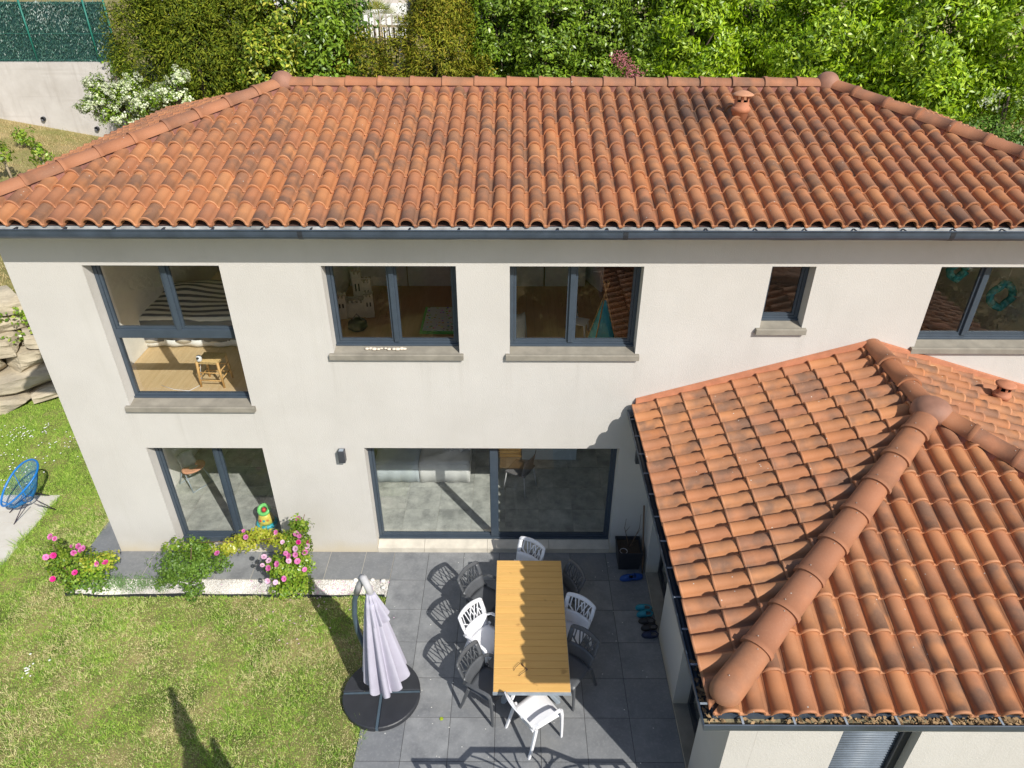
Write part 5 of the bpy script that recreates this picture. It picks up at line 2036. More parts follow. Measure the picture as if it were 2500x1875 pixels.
rose('tall climbing rose with pink flowers and a long arm below the ground floor window', (-3.42, -0.84, 0.0),
     [(at(700, 1445, -0.9), (0.30, 0.16, 0.20), 85, 0.10, 'leaf_rose'), (at(735, 1435, -0.85), (0.18, 0.16, 0.26), 56, 0.10, 'leaf_rose'), (at(690, 1385, -0.85), (0.30, 0.16, 0.20), 85, 0.10, 'leaf_rose'), (at(735, 1375, -0.78), (0.18, 0.16, 0.22), 54, 0.10, 'leaf_rose'),
      (at(722, 1325, -0.7), (0.26, 0.16, 0.18), 62, 0.09, 'leaf_rose'), (at(733, 1285, -0.62), (0.14, 0.12, 0.16), 20, 0.08, 'leaf_rose'), (at(690, 1325, -0.7), (0.14, 0.12, 0.15), 16, 0.08, 'leaf_rose_yellow'),
      (at(665, 1312, -0.6), (0.16, 0.12, 0.13), 20, 0.085, 'leaf_rose_yellow'), (at(632, 1305, -0.6), (0.18, 0.12, 0.14), 24, 0.08, 'leaf_rose_yellow'), (at(600, 1322, -0.6), (0.18, 0.12, 0.13), 24, 0.08, 'leaf_rose_yellow'), (at(560, 1335, -0.6), (0.22, 0.11, 0.10), 24, 0.075, 'leaf_rose_yellow'), (at(510, 1338, -0.6), (0.22, 0.11, 0.10), 18, 0.075, 'leaf_rose'), (at(465, 1330, -0.58), (0.2, 0.11, 0.11), 18, 0.075, 'leaf_rose'), (at(418, 1330, -0.56), (0.16, 0.10, 0.09), 10, 0.07, 'leaf_rose')],
     [[(-3.42, -0.84, -0.02), (-3.42, -0.8, 0.5), (-3.36, -0.7, 0.95), (-3.2, -0.6, 1.4)], [(-3.40, -0.76, 0.6), (-3.65, -0.64, 0.95), (-4.3, -0.6, 0.82), (-5.2, -0.58, 0.78)], [(-3.42, -0.8, 0.2), (-3.6, -0.8, 0.5)]], fl)
# grey-green weeds in the gravel
P, N, T = [], [], []
for _ in range(110):
    cx, cy = random.uniform(-6.75, -5.55), random.uniform(-0.92, -0.66)
    h = random.uniform(0.08, 0.24)
    for k in range(26):
        z = random.uniform(0, h)
        P.append((cx + random.gauss(0, 0.035), cy + random.gauss(0, 0.035), z + 0.01))
        N.append((random.gauss(0, 1), random.gauss(-.3, 1), 0.6))
        T.append((random.gauss(0, .5), random.gauss(0, .5), 1))
V, F = leaf_mesh(np.array(P), np.array(N), 0.035, 0.3, 0.2, 0, np.array(T))
tag(np_obj('weeds', V, F, 'leaf_sage'), 'soft grey green weeds growing through the gravel beside the left rose', 'weeds', kind='stuff')
# fallen petals and scraps
g = G()
def scrap(x, y, z, r):
    b = len(g.v)
    a0_ = random.uniform(0, 6.28)
    for k in range(5):
        a = a0_ + 6.283 * k / 5
        g.v.append((x + r * math.cos(a), y + r * math.sin(a) * random.uniform(.6, 1), z + random.uniform(0, 0.004)))
    g.face((b, b + 1, b + 2, b + 3, b + 4))
for _ in range(90):
    scrap(random.gauss(-3.3, 0.5), random.uniform(-0.94, -0.66), 0.012, 0.016)
for _ in range(24):
    scrap(random.gauss(-3.2, 0.6), random.uniform(-1.9, -1.0), 0.03, 0.014)
tag(g.obj('petals', 'petal_pale'), 'fallen pink petals on the gravel and lawn below the climbing rose', 'petals', kind='stuff')
g = G()
for _ in range(75):
    scrap(random.uniform(-2.0, 1.9), random.uniform(-4.4, -0.1), 0.004, random.uniform(0.005, 0.010))
tag(g.obj('scraps', 'petal_white'), 'tiny white petals and crumbs scattered over the dark terrace', 'petals', kind='stuff')
o = G().lathe([(0.03, 0.0), (0.02, 0.008)], 6, 0).obj('leaf', 'leaf_maple')
o.location = (-0.96, -3.05, 0.004)
tag(o, 'single yellow green leaf lying on the terrace left of the table', 'leaf')

# ------------------------------------------------------------------ table
TX0, TX1, TY0, TY1, TZ = -0.26, 0.74, -3.14, -0.90, 0.74
table = thing('garden_table', 'long outdoor table with honey coloured slats on a grey metal frame', 'table', ((TX0 + TX1) / 2, (TY0 + TY1) / 2, 0))
hw, hl = (TX1 - TX0) / 2, (TY1 - TY0) / 2
npl = 20
pw = 2 * hl / npl
pme = G().box(-hw + 0.006, hw - 0.006, -pw / 2 + 0.0028, pw / 2 - 0.0028, -0.022, 0)
plank_me = pme.mesh('plank', 'table_wood')
for k in range(npl):
    o = bpy.data.objects.new('plank', plank_me)
    COL.objects.link(o)
    o.parent = table
    o.location = (0, -hl + pw * (k + 0.5), TZ + random.uniform(-0.0012, 0.0012))
    bv = o.modifiers.new('bevel', 'BEVEL')
    bv.width = 0.0025
    bv.segments = 1
g = G()
zt = TZ - 0.024
g.box(-hw, hw, -hl - 0.012, -hl + 0.03, zt - 0.045, zt)
g.box(-hw, hw, hl - 0.03, hl + 0.002, zt - 0.045, zt)
g.box(-hw, -hw + 0.035, -hl + 0.03, hl - 0.03, zt - 0.045, zt)
g.box(hw - 0.035, hw, -hl + 0.03, hl - 0.03, zt - 0.045, zt)
g.box(-0.04, 0.04, -hl + 0.03, hl - 0.03, zt - 0.04, zt - 0.002)
g.obj('frame', 'alu_grey', table)
for ye in (-hl + 0.36, hl - 0.36):
    for sx in (-1, 1):
        G().bar([(sx * 0.06, ye, zt - 0.045), (sx * 0.18, ye, 0.34), (sx * 0.36, ye, 0.035), (sx * 0.38, ye, 0.0)], 0.09, 0.06, (0, 1, 0)).obj('leg', 'alu_grey', table)
    G().bar([(0, ye - 0.0, zt - 0.06), (0, ye, 0.45)], 0.07, 0.05, (0, 1, 0)).obj('leg', 'alu_grey', table)
G().box(-0.025, 0.025, -hl + 0.40, hl - 0.40, 0.40, 0.45).obj('stretcher', 'alu_grey', table)

sg = thing('sunglasses', 'dark sunglasses with brown frame lying on the table top', 'sunglasses', (0.145, -2.80, TZ + 0.003), R(130))
g = G()
for s in (-1, 1):
    g.tube([(s * 0.066, 0, 0.038), (s * 0.068, 0.012, 0.038), (s * 0.060, 0.10, 0.030), (s * 0.052, 0.135, 0.006)], 0.0032, 5)
g.tube([(-0.066, 0, 0.038), (0, 0.003, 0.036), (0.066, 0, 0.038)], 0.003, 5)
g.obj('frame', 'shoe_black', sg)
for s in (-1, 1):
    g = G()
    ring = [(s * 0.035 + 0.028 * math.cos(a), -0.002, 0.02 + 0.018 * math.sin(a)) for a in [6.283 * k / 12 for k in range(12)]]
    ring2 = [(p[0], 0.002, p[2]) for p in ring]
    g.rings([ring, ring2], 0, False, True, True, True)
    g.obj('lens', 'twig', sg)

# ------------------------------------------------------------------ chairs
BACK_T = 0.016


def back_pt(a, b):
    """a across -1..1, b up 0..1 on the curved raked backrest"""
    w = 0.205 + 0.035 * min(1.0, b / 0.6)
    if b > 0.93:
        w *= 1 - 0.10 * ((b - 0.93) / 0.07) ** 2
    x = -0.165 - 0.135 * b - 0.03 * b * b - 0.040 * (1 - a * a)
    z = 0.425 + 0.43 * b + 0.018 * (1 - a * a) * b
    return (x, a * w, z)


def build_chair(name, label, mat, loc, rz, arms=True):
    t = thing(name, label, 'chair', loc, rz, 'chairs around the garden table')
    n_ = (1, 0, 0.30)
    g = G()
    lin = lambda p, q, n: [p + (q - p) * i / (n - 1) for i in range(n)]
    g.sheet(back_pt, lin(-1, 1, 11), lin(0.0, 0.43, 5), BACK_T, n_)
    g.sheet(back_pt, lin(-1, 1, 11), lin(0.87, 1.0, 5), BACK_T, n_)
    for s in (-1, 1):
        g.sheet(back_pt, sorted([s * 1.0, s * 0.88, s * 0.76]), lin(0.43, 0.87, 6), BACK_T, n_)
    segs = [((-0.76, 0.62), (-0.40, 0.43)), ((-0.62, 0.54), (-0.62, 0.87)), ((-0.22, 0.43), (-0.42, 0.87)),
            ((-0.16, 0.43), (-0.10, 0.62)), ((-0.10, 0.60), (-0.20, 0.87)), ((-0.10, 0.60), (0.18, 0.87)), ((0.10, 0.43), (0.44, 0.87)), ((0.17, 0.56), (0.02, 0.80)),
            ((0.36, 0.43), (0.20, 0.87)), ((0.38, 0.43), (0.66, 0.87)), ((0.62, 0.43), (0.54, 0.68)), ((0.76, 0.56), (0.52, 0.74))]
    for (p0, p1) in segs:
        d = Vector((p1[0] - p0[0], (p1[1] - p0[1]) * 2.0))
        d.normalize()
        wn_ = Vector((-d.y, d.x)) * 0.027
        def fn(u, v, p0=p0, p1=p1, wn_=wn_):
            return back_pt(p0[0] + (p1[0] - p0[0]) * u + wn_.x * v, p0[1] + (p1[1] - p0[1]) * u + wn_.y * v / 2.0)
        g.sheet(fn, lin(-0.02, 1.02, 4), (-1.0, 1.0), BACK_T * 0.9, n_)
    g.obj('backrest', mat, t)
    g = G()
    def seat_pt(s, q):
        x = -0.20 + 0.45 * s
        w = 0.205 + 0.03 * s
        z = 0.43 + 0.02 * s - 0.018 * math.sin(math.pi * min(1, s * 1.1)) * (1 - q * q) - 0.02 * max(0, s - 0.85) / 0.15
        return (x, q * w, z)
    g.sheet(seat_pt, lin(0, 1, 9), lin(-1, 1, 9), 0.02, (0, 0, 1))
    g.bar([(0.235, -0.225, 0.425), (0.235, 0.225, 0.425)], 0.02, 0.035, (1, 0, 0))
    g.obj('seat', mat, t)
    for s in (-1, 1):
        G().bar([(-0.155, s * 0.225, 0.46), (-0.20, s * 0.24, 0.30), (-0.245, s * 0.252, 0.12), (-0.285, s * 0.258, 0.0)], [0.042, 0.042, 0.038, 0.034], [0.03, 0.034, 0.032, 0.028], (1, 0, 0)).obj('leg', mat, t)
        if not arms:
            G().bar([(0.215, s * 0.215, 0.435), (0.225, s * 0.23, 0.25), (0.238, s * 0.245, 0.0)], [0.042, 0.038, 0.032], [0.034, 0.032, 0.028], (1, 0, 0)).obj('leg', mat, t)
            continue
        G().bar([(0.205, s * 0.262, 0.60), (0.222, s * 0.262, 0.50), (0.232, s * 0.26, 0.25), (0.238, s * 0.258, 0.0)], [0.045, 0.04, 0.038, 0.032], [0.03, 0.034, 0.032, 0.028], (1, 0, 0)).obj('leg', mat, t)
        G().bar([(-0.215, s * 0.235, 0.575), (-0.15, s * 0.262, 0.620), (0.0, s * 0.275, 0.645), (0.12, s * 0.272, 0.645), (0.185, s * 0.266, 0.632), (0.213, s * 0.262, 0.595)], 0.044, 0.018, (0, 1, 0)).obj('arm', mat, t)
    return t


wch = build_chair('garden_chair', 'white openwork chair standing askew at the near end of the table', 'white_plastic', (0.29, -3.215, 0), R(35))
copy_thing(wch, (-0.37, -2.11, 0), R(-40), 'white openwork chair on the left side, in front of the grey one against the lawn side'.replace(', in front of the grey one against the lawn side', ' of the table between two grey chairs'))
wsd = build_chair('garden_chair', 'white openwork chair on the shaded right side of the table', 'white_plastic', (0.79, -2.02, 0), R(-125), False)
copy_thing(wsd, (0.12, -0.89, 0), R(-124), 'white openwork chair at the far end of the table by the sliding door')
gch = build_chair('garden_chair', 'grey openwork chair at the near left corner of the table', 'grey_plastic', (-0.34, -2.81, 0), R(-31))
copy_thing(gch, (-0.43, -1.39, 0), R(-36), 'grey openwork chair at the far left of the table, half in shadow')
gsd = build_chair('garden_chair', 'dark grey openwork chair on the right side overlapping the white chair behind it', 'grey_plastic', (0.78, -2.58, 0), R(-130), False)
copy_thing(gsd, (0.67, -1.31, 0), R(-154), 'dark grey openwork chair at the far right of the table in full shade')

# ------------------------------------------------------------------ cantilever umbrella
UX, UY = -1.81, -2.71
um = thing('cantilever_umbrella', 'closed lilac cantilever parasol on a round black weight base', 'umbrella', (UX, UY, 0))
for k in range(4):
    a0_ = R(90 * k + 2)
    g = G()
    n = 12
    for z in (0.035, 0.105):
        pass
    R0, gap = 0.53, 0.022
    def quarter(z, rr_, bev):
        pts = []
        ca, sa = math.cos(a0_), math.sin(a0_)
        loc = [(gap + bev, gap + bev)]
        for q in range(n + 1):
            t_ = math.asin(gap / rr_) + (math.pi / 2 - 2 * math.asin(gap / rr_)) * q / n
            loc.append((max(rr_ * math.cos(t_), gap + bev), max(rr_ * math.sin(t_), gap + bev)))
        return [(x * ca - y * sa, x * sa + y * ca, z) for x, y in loc]
    g.rings([quarter(0.008, R0, 0), quarter(0.075, R0, 0), quarter(0.085, R0 - 0.012, 0.008)], 0, False, True, True, True)
    g.obj('base_slab', 'black_plastic', um)
for k in range(2):
    g = G()
    mt = Matrix.Rotation(R(90 * k + 2), 4, 'Z')
    g.box(-0.52, 0.52, -0.019, 0.019, 0.004 + 0.003 * k, 0.062 + 0.003 * k, 0, mt)
    g.obj('base_cross', 'umbrella_pole', um)
# mast
def U(x, y, z):
    return (x - UX, y - UY, z)
mast = [U(-1.84, -2.55, 0.05), U(-1.90, -2.55, 0.40), U(-1.985, -2.57, 0.85), U(-2.035, -2.58, 1.2), U(-2.04, -2.58, 1.5), U(-2.0, -2.59, 1.8), U(-1.93, -2.61, 2.02), U(-1.86, -2.64, 2.17)]
G().tube(mast, 0.034, 10).obj('mast', 'umbrella_pole', um)
G().box(-0.10, 0.04, 0.09, 0.22, 0.06, 0.10).obj('mast_foot', 'umbrella_pole', um)
G().tube([U(-1.96, -2.6, 1.93), U(-1.90, -2.62, 2.10), U(-1.85, -2.64, 2.20), U(-1.82, -2.65, 2.26)], 0.042, 10).obj('sleeve', 'sleeve_grey', um)
G().tube([U(-1.86, -2.645, 2.26), U(-1.82, -2.67, 2.27), U(-1.77, -2.72, 2.18), U(-1.74, -2.745, 2.08)], [0.043, 0.046, 0.045, 0.045], 10).obj('sleeve', 'sleeve_grey', um)
# the folded canopy: pleated skirt with a shorter cape above
cx, cy = -1.74 - UX, -2.75 - UY


def pleat(th, f, seed, amp):
    ph = seed * 1.3
    v = 0.5 + 0.5 * math.cos(9 * th + ph + 0.5 * math.sin(2 * th + seed))
    return 1 - amp * (1 - v) ** 1.4


def canopy(z_top, z_bot, r_top, r_bot, seed, nz=16, nth=108, hem=0.10, lean=0.0):
    g = G()
    rr = []
    for i in range(nz + 1):
        f = i / nz
        ring = []
        for k in range(nth):
            th = 6.2832 * k / nth
            amp = 0.08 + 0.46 * f ** 0.7
            side = 1 + 0.12 * f * math.cos(th - 0.25) + 0.05 * math.sin(3 * th + seed)
            r = (r_top + (r_bot - r_top) * f ** 0.95) * pleat(th, f, seed, amp) * side
            hz = hem * (0.5 + 0.5 * math.cos(9 * th + seed * 1.3 + 0.5 * math.sin(2 * th + seed))) - 0.10 * hem / 0.1 * max(0, math.sin(-th)) * 0.8
            z = z_top + (z_bot + hz - z_top) * f + (0 if f < 1 else 0)
            tw = 0.16 * f
            ring.append((cx + lean * f + r * math.cos(th + tw), cy + r * math.sin(th + tw) * 0.92, z))
        rr.append(ring)
    g.rings(rr, 0, True, True, True, False)
    return g


canopy(1.98, 0.40, 0.085, 0.32, 0.6, hem=0.12, lean=0.0).obj('canopy', 'canopy_cloth', um)
canopy(2.10, 1.62, 0.055, 0.165, 2.2, nz=8, hem=0.06, lean=0.02).obj('canopy_cape', 'canopy_cloth', um)
canopy(0.75, 0.30, 0.10, 0.17, 3.4, nz=6, hem=0.10, lean=0.03).obj('canopy_tail', 'canopy_cloth', um)
G().tube([(cx, cy, 0.30), (cx, cy, 2.1)], 0.02, 8).obj('canopy_pole', 'umbrella_pole', um)
G().tube([U(-1.90, -2.5, 0.9), U(-1.95, -2.44, 0.9), U(-1.95, -2.44, 0.82)], 0.008, 6).obj('crank_handle', 'alu_grey', um)

# ------------------------------------------------------------------ planter and shoes by the wing
pt = thing('planter', 'square black planter with bare twigs in the corner by the sliding door', 'planter', (1.91, -0.22, 0))
g = G()
def sq(h, z):
    return [(-h, -h, z), (h, -h, z), (h, h, z), (-h, h, z)]
g.rings([sq(0.165, 0.0), sq(0.20, 0.36), sq(0.205, 0.36), sq(0.205, 0.40), sq(0.188, 0.40), sq(0.178, 0.30)], 0, False, True, True, False)
g.obj('pot', 'black_plastic', pt)
G().box(-0.178, 0.178, -0.178, 0.178, 0.30, 0.345).obj('soil', 'soil', pt)
g = G()
g.tube([(0, 0.02, 0.34), (-0.05, 0.02, 0.55), (-0.10, 0.03, 0.75), (-0.09, 0.03, 0.95)], [0.009, 0.007, 0.005, 0.003], 5)
g.tube([(-0.08, 0.02, 0.68), (-0.02, 0.0, 0.82)], [0.005, 0.002], 5)
g.tube([(0.02, 0.02, 0.34), (0.10, 0.05, 0.55), (0.15, 0.06, 0.72), (0.15, 0.08, 1.0)], [0.009, 0.007, 0.005, 0.003], 5)
g.tube([(0.12, 0.05, 0.6), (0.17, 0.02, 0.75)], [0.005, 0.002], 5)
g.obj('twig', 'twig', pt)
g = G()
ring = [(-0.10 + 0.06 * math.cos(a), -0.10 + 0.06 * math.sin(a), 0.36) for a in [6.283 * k / 16 for k in range(17)]]
g.tube(ring, 0.006, 5, cap=False)
g.obj('hose_ring', 'sleeve_grey', pt)
st = G().tube([(2.13, -0.46, 0.0), (2.10, -0.10, 1.15)], 0.014, 8).obj('broom_stick', 'twig')
tag(st, 'thin dark stick leaning in the corner beside the black planter', 'stick')


def shoe(loc, rz, mat, label, group, clog=True):
    t = thing('shoe', label, 'shoe', loc, rz, group)
    g = G()
    outl = []
    for k in range(16):
        a = 6.283 * k / 16
        x = 0.13 * math.cos(a)
        w = 0.045 + 0.010 * math.cos(a)
        outl.append((x, w * math.sin(a) * (1 if x > -0.05 else 0.9)))
    rr = []
    for z, s in ((0, 0.95), (0.02, 1.0), (0.032, 0.98)):
        rr.append([(x * s, y * s, z) for x, y in outl])
    g.rings(rr, 0, True, True, True, True)
    g.obj('sole', mat, t)
    g = G()
    rr = []
    for i in range(7):
        f = i / 6
        x = -0.01 + 0.13 * f
        w = 0.052 * math.sqrt(max(0.02, 1 - (f * 0.95) ** 3))
        h = 0.075 * math.sqrt(max(0.03, 1 - (f * 0.93) ** 2.2)) * (1 if clog else 0.75)
        rr.append([(x, -w * math.cos(q), 0.03 + h * math.sin(q)) for q in [math.pi * j / 8 for j in range(9)]])
    g.rings(rr, 0, True, False, False, True)
    g.obj('upper', mat, t)
    G().box(-0.095, 0.02, -0.03, 0.03, 0.033, 0.036).obj('insole', 'shoe_lining', t)
    g = G()
    g.bar([(0.0, -0.05, 0.06), (-0.09, -0.042, 0.055), (-0.125, 0, 0.055), (-0.09, 0.042, 0.055), (0.0, 0.05, 0.06)], 0.012, 0.02, (0, 0, 1))
    g.obj('strap', mat, t)
    return t


shoe((2.00, -0.58, 0.0), R(10), 'shoe_blue', 'royal blue clog nearer the wall in front of the black planter', 'shoes on the terrace')
shoe((1.86, -0.60, 0.0), R(188), 'shoe_blue', 'royal blue clog turned away in front of the black planter', 'shoes on the terrace')
shoe((2.03, -1.21, 0.0), R(175), 'shoe_turq', 'turquoise clog farther from the camera beside the wing door', 'shoes on the terrace')
shoe((2.03, -1.33, 0.0), R(183), 'shoe_turq', 'turquoise clog nearer the camera beside the wing door', 'shoes on the terrace')
shoe((2.04, -1.46, 0.0), R(178), 'shoe_black', 'black shoe next to the turquoise clogs', 'shoes on the terrace', False)
shoe((2.06, -1.58, 0.0), R(185), 'shoe_black', 'black shoe between the other black shoe and the navy pair', 'shoes on the terrace', False)
shoe((2.05, -1.71, 0.0), R(180), 'shoe_navy', 'navy shoe nearest the camera at the foot of the wing wall', 'shoes on the terrace', False)


# ------------------------------------------------------------------ round blue wire chair on the patio
ac = thing('acapulco_chair', 'round blue woven cord armchair with thin dark legs on the stone patio', 'chair', (-8.80, 1.02, 0.0), R(221))
# local x = facing; rim runs from low front to high back
Fp, Bp = Vector((0.40, 0, 0.36)), Vector((-0.34, 0, 0.92))
cen = (Fp + Bp) / 2
ax = (Fp - Bp) / 2


def rim(a, k=1.0):
    w = 0.37 - 0.05 * math.cos(a)
    bend = Vector((0, 0, 0.05 * math.sin(a) ** 2))
    return cen + ax * math.cos(a) * k + Vector((0, w * math.sin(a) * k, 0)) + bend


hub = Vector((0.02, 0, 0.27))
g = G()
g.tube([rim(6.2832 * k / 40) for k in range(41)], 0.018, 8, cap=False)
g.obj('rim', 'blue_paint', ac)
g = G()
g.tube([hub + Vector((0.09 * math.cos(6.2832 * k / 24), 0.09 * math.sin(6.2832 * k / 24), 0.0)) for k in range(25)], 0.011, 6, cap=False)
for a in (0.25, 1.5, 3.14, 4.78, 6.03):
    e = rim(a)
    s_ = hub + Vector((0.09 * math.cos(a), 0.09 * math.sin(a), 0))
    g.tube([s_, s_.lerp(e, 0.5) + Vector((0, 0, -0.10)), e], 0.008, 5)
g.obj('frame', 'blue_paint', ac)
g = G()
for k in range(84):
    a = 6.2832 * k / 84
    e = rim(a)
    s_ = hub + Vector((0.09 * math.cos(a), 0.09 * math.sin(a), 0.0))
    m = s_.lerp(e, 0.5) + Vector((0, 0, -0.085))
    g.tube([s_, s_.lerp(m, 0.5) + Vector((0, 0, -0.012)), m, m.lerp(e, 0.5) + Vector((0, 0, -0.012)), e], 0.0032, 3, cap=False)
o = g.obj('cord', 'blue_cord', ac)
o['kind'] = 'stuff'
for (x, y) in ((0.36, 0.20), (0.36, -0.20), (-0.30, 0.26), (-0.30, -0.26)):
    G().tube([(x * 0.3, y * 0.5, 0.27), (x, y, 0.0)], 0.008, 6).obj('leg', 'purple_black', ac)
    G().tube([(x * 0.15, y * 0.85, 0.27), (x, y, 0.004)], 0.007, 6).obj('leg', 'purple_black', ac)

# ------------------------------------------------------------------ seen through the windows: bedroom
bd = thing('bed', 'bed with a striped grey and white cover behind the upper left window', 'bed', (-5.45, 2.75, 2.85))
g = G()
def bedtop(u, v):
    x = -0.98 + 1.96 * u
    y = -0.72 + 1.5 * v
    z = 0.55 + 0.03 * math.sin(u * 9 + v * 4) * math.sin(v * 7) + 0.10 * math.exp(-((u - 0.25) ** 2 + (v - 0.75) ** 2) * 14)
    return (x, y, z)
lin = lambda p, q, n: [p + (q - p) * i / (n - 1) for i in range(n)]
g.sheet(bedtop, lin(0, 1, 17), lin(0, 1, 13), 0.04, (0, 0, 1))
def bedfront(u, v):
    x = -0.98 + 1.96 * u
    return (x, -0.73 - 0.035 * math.sin(u * 22) * (1 - v), 0.12 + 0.44 * v)
g.sheet(bedfront, lin(0, 1, 33), lin(0, 1, 5), 0.012, (0, 1, 0))
def bedside(u, v):
    y = -0.72 + 1.5 * u
    return (-0.99 - 0.02 * math.sin(u * 18) * (1 - v), y, 0.12 + 0.44 * v)
g.sheet(bedside, lin(0, 1, 21), lin(0, 1, 4), 0.012, (1, 0, 0))
g.obj('bedspread', 'striped_cover', bd)
g = G()
def hemf(u, v):
    return (-0.95 + 1.9 * u, -0.72 - 0.02 * math.sin(u * 30), 0.03 + 0.12 * v)
g.sheet(hemf, lin(0, 1, 41), lin(0, 1, 3), 0.01, (0, 1, 0))
g.obj('sheet', 'sheet_white', bd)
g = G().box(-0.93, 0.93, -0.66, 0.76, 0.14, 0.50)
for x in (-0.85, 0.85):
    for y in (-0.6, 0.7):
        g.box(x - 0.03, x + 0.03, y - 0.03, y + 0.03, 0, 0.14)
g.obj('mattress', 'sheet_white', bd)

sl = thing('stool', 'rush seat wooden stool behind the upper left window', 'stool', (-4.76, 0.90, 2.85), R(-4))
for sx in (-1, 1):
    for sy in (-1, 1):
        G().tube([(sx * 0.19, sy * 0.155, 0), (sx * 0.165, sy * 0.145, 0.45)], [0.016, 0.022], 8).obj('leg', 'pine_wood', sl)
for z in (0.12, 0.26):
    for s in (-1, 1):
        G().tube([(-0.185, s * 0.152, z), (0.185, s * 0.152, z)], 0.010, 6).obj('rung', 'pine_wood', sl)
        G().tube([(s * 0.185, -0.152, z + 0.04), (s * 0.185, 0.152, z + 0.04)], 0.010, 6).obj('rung', 'pine_wood', sl)
g = G()
for q in range(4):
    mt = Matrix.Rotation(q * math.pi / 2, 3, 'Z')
    n = 9
    for k in range(n):
        f0, f1 = k / n, (k + 1) / n
        ax_, ay_ = (0.19, 0.165) if q % 2 else (0.165, 0.19)
        a0_, a1_ = 1 - f0, 1 - f1
        sx, sy = 0.175, 0.155
        def P4(f, s, z):
            v = ((1 - f), s * (1 - f))
            ang = q
            if q == 0: return (sx * v[0], sy * v[1], z)
            if q == 1: return (-sx * v[1], sy * v[0], z)
            if q == 2: return (-sx * v[0], -sy * v[1], z)
            return (sx * v[1], -sy * v[0], z)
        zz = 0.45 - 0.015 * (f0)
        b = len(g.v)
        g.v += [P4(f0, -1, zz), P4(f0, 1, zz), P4((f0 + f1) / 2, 1, zz + 0.012), P4((f0 + f1) / 2, -1, zz + 0.012), P4(f1, 1, zz - 0.001), P4(f1, -1, zz - 0.001)]
        g.face((b, b + 1, b + 2, b + 3), 0, True)
        g.face((b + 3, b + 2, b + 4, b + 5), 0, True)
g.box(-0.165, 0.165, -0.145, 0.145, 0.415, 0.432)
g.obj('rush_seat', 'straw', sl)
bc = thing('baby_monitor', 'small white camera with a black lens on the corner of the stool', 'camera', (-4.885, 0.775, 3.315))
G().lathe([(0.035, 0), (0.042, 0.012), (0.042, 0.05), (0.034, 0.085), (0.012, 0.10)], 16).obj('body', 'white_plastic', bc)
G().lathe([(0.018, 0), (0.018, 0.02), (0.008, 0.024)], 12, 0, (0, -0.035, 0.065), Matrix.Rotation(R(70), 3, 'X')).obj('lens', 'shoe_black', bc)
cb = G().tube([(-4.88, 0.80, 3.32), (-4.95, 0.85, 3.1), (-4.97, 0.80, 2.862), (-5.10, 0.62, 2.858), (-5.35, 0.66, 2.858), (-5.6, 0.78, 2.858)], 0.005, 5)
tag(cb.obj('power_cord', 'white_plastic'), 'thin white cord running from the baby monitor across the wooden floor', 'cord')

# ------------------------------------------------------------------ second upper window: castle, mat
ct = thing('toy_castle', 'pale toy castle with battlements at the left behind the second upper window', 'toy castle', (-2.98, 3.35, 2.85), R(8))
g = G()
g.box(-0.28, 0.28, -0.14, -0.10, 0, 0.30)
g.box(-0.28, 0.28, 0.12, 0.16, 0, 0.30)
g.box(-0.28, -0.24, -0.10, 0.12, 0, 0.30)
g.box(0.24, 0.28, -0.10, 0.12, 0, 0.30)
for k in range(7):
    g.box(-0.27 + k * 0.08, -0.23 + k * 0.08, -0.141, -0.099, 0.30, 0.35)
g.obj('castle_wall', 'castle_card', ct)
for (x, y, h) in ((-0.25, -0.10, 0.42), (0.25, -0.10, 0.42), (0.05, 0.22, 0.75), (0.22, 0.15, 0.6)):
    g = G().box(x - 0.085, x + 0.085, y - 0.085, y + 0.085, 0.0, h)
    for a in (-0.065, 0.0, 0.065):
        for b in (-0.065, 0.065):
            g.box(x + a - 0.02, x + a + 0.02, y + b - 0.02, y + b + 0.02, h, h + 0.05)
    for a in (-0.03, 0.03):
        g.box(x + a - 0.013, x + a + 0.013, y - 0.088, y - 0.0855, h * 0.55, h * 0.75, 1)
    g.obj('tower', ['castle_card', 'dark_gap'], ct)
tg = thing('toy_bag', 'dark toy bag on the floor in front of the toy castle', 'bag', (-2.85, 2.75, 2.85))
G().lathe([(0.13, 0), (0.18, 0.05), (0.17, 0.14), (0.10, 0.19), (0.03, 0.2)], 14).obj('body', 'shoe_black', tg)
G().tube([(-0.1, 0, 0.17), (0, 0, 0.30), (0.12, 0, 0.16)], 0.012, 6).obj('handle', 'shoe_lining', tg)
pm = thing('play_mat', 'padded play mat with coloured animal print and lime border behind the second upper window', 'play mat', (-1.22, 3.05, 2.85))
G().box(-0.48, 0.44, -0.50, 0.52, 0.0, 0.05).obj('mat_border', 'lime_plastic', pm)
G().box(-0.43, 0.40, -0.47, 0.46, 0.05, 0.075).obj('mat_top', 'play_mat_print', pm)
cr_ = thing('toy_crane', 'orange lattice toy crane arm at the upper right of the second upper window', 'toy', (-1.05, 3.9, 2.85))
G().box(-0.03, 0.03, -0.03, 0.03, 0, 1.15).obj('mast', 'orange_plastic', cr_)
G().box(-0.38, 0.35, -0.02, 0.02, 1.15, 1.21, 0, Matrix.Rotation(0.12, 4, 'Y')).obj('jib', 'orange_plastic', cr_)

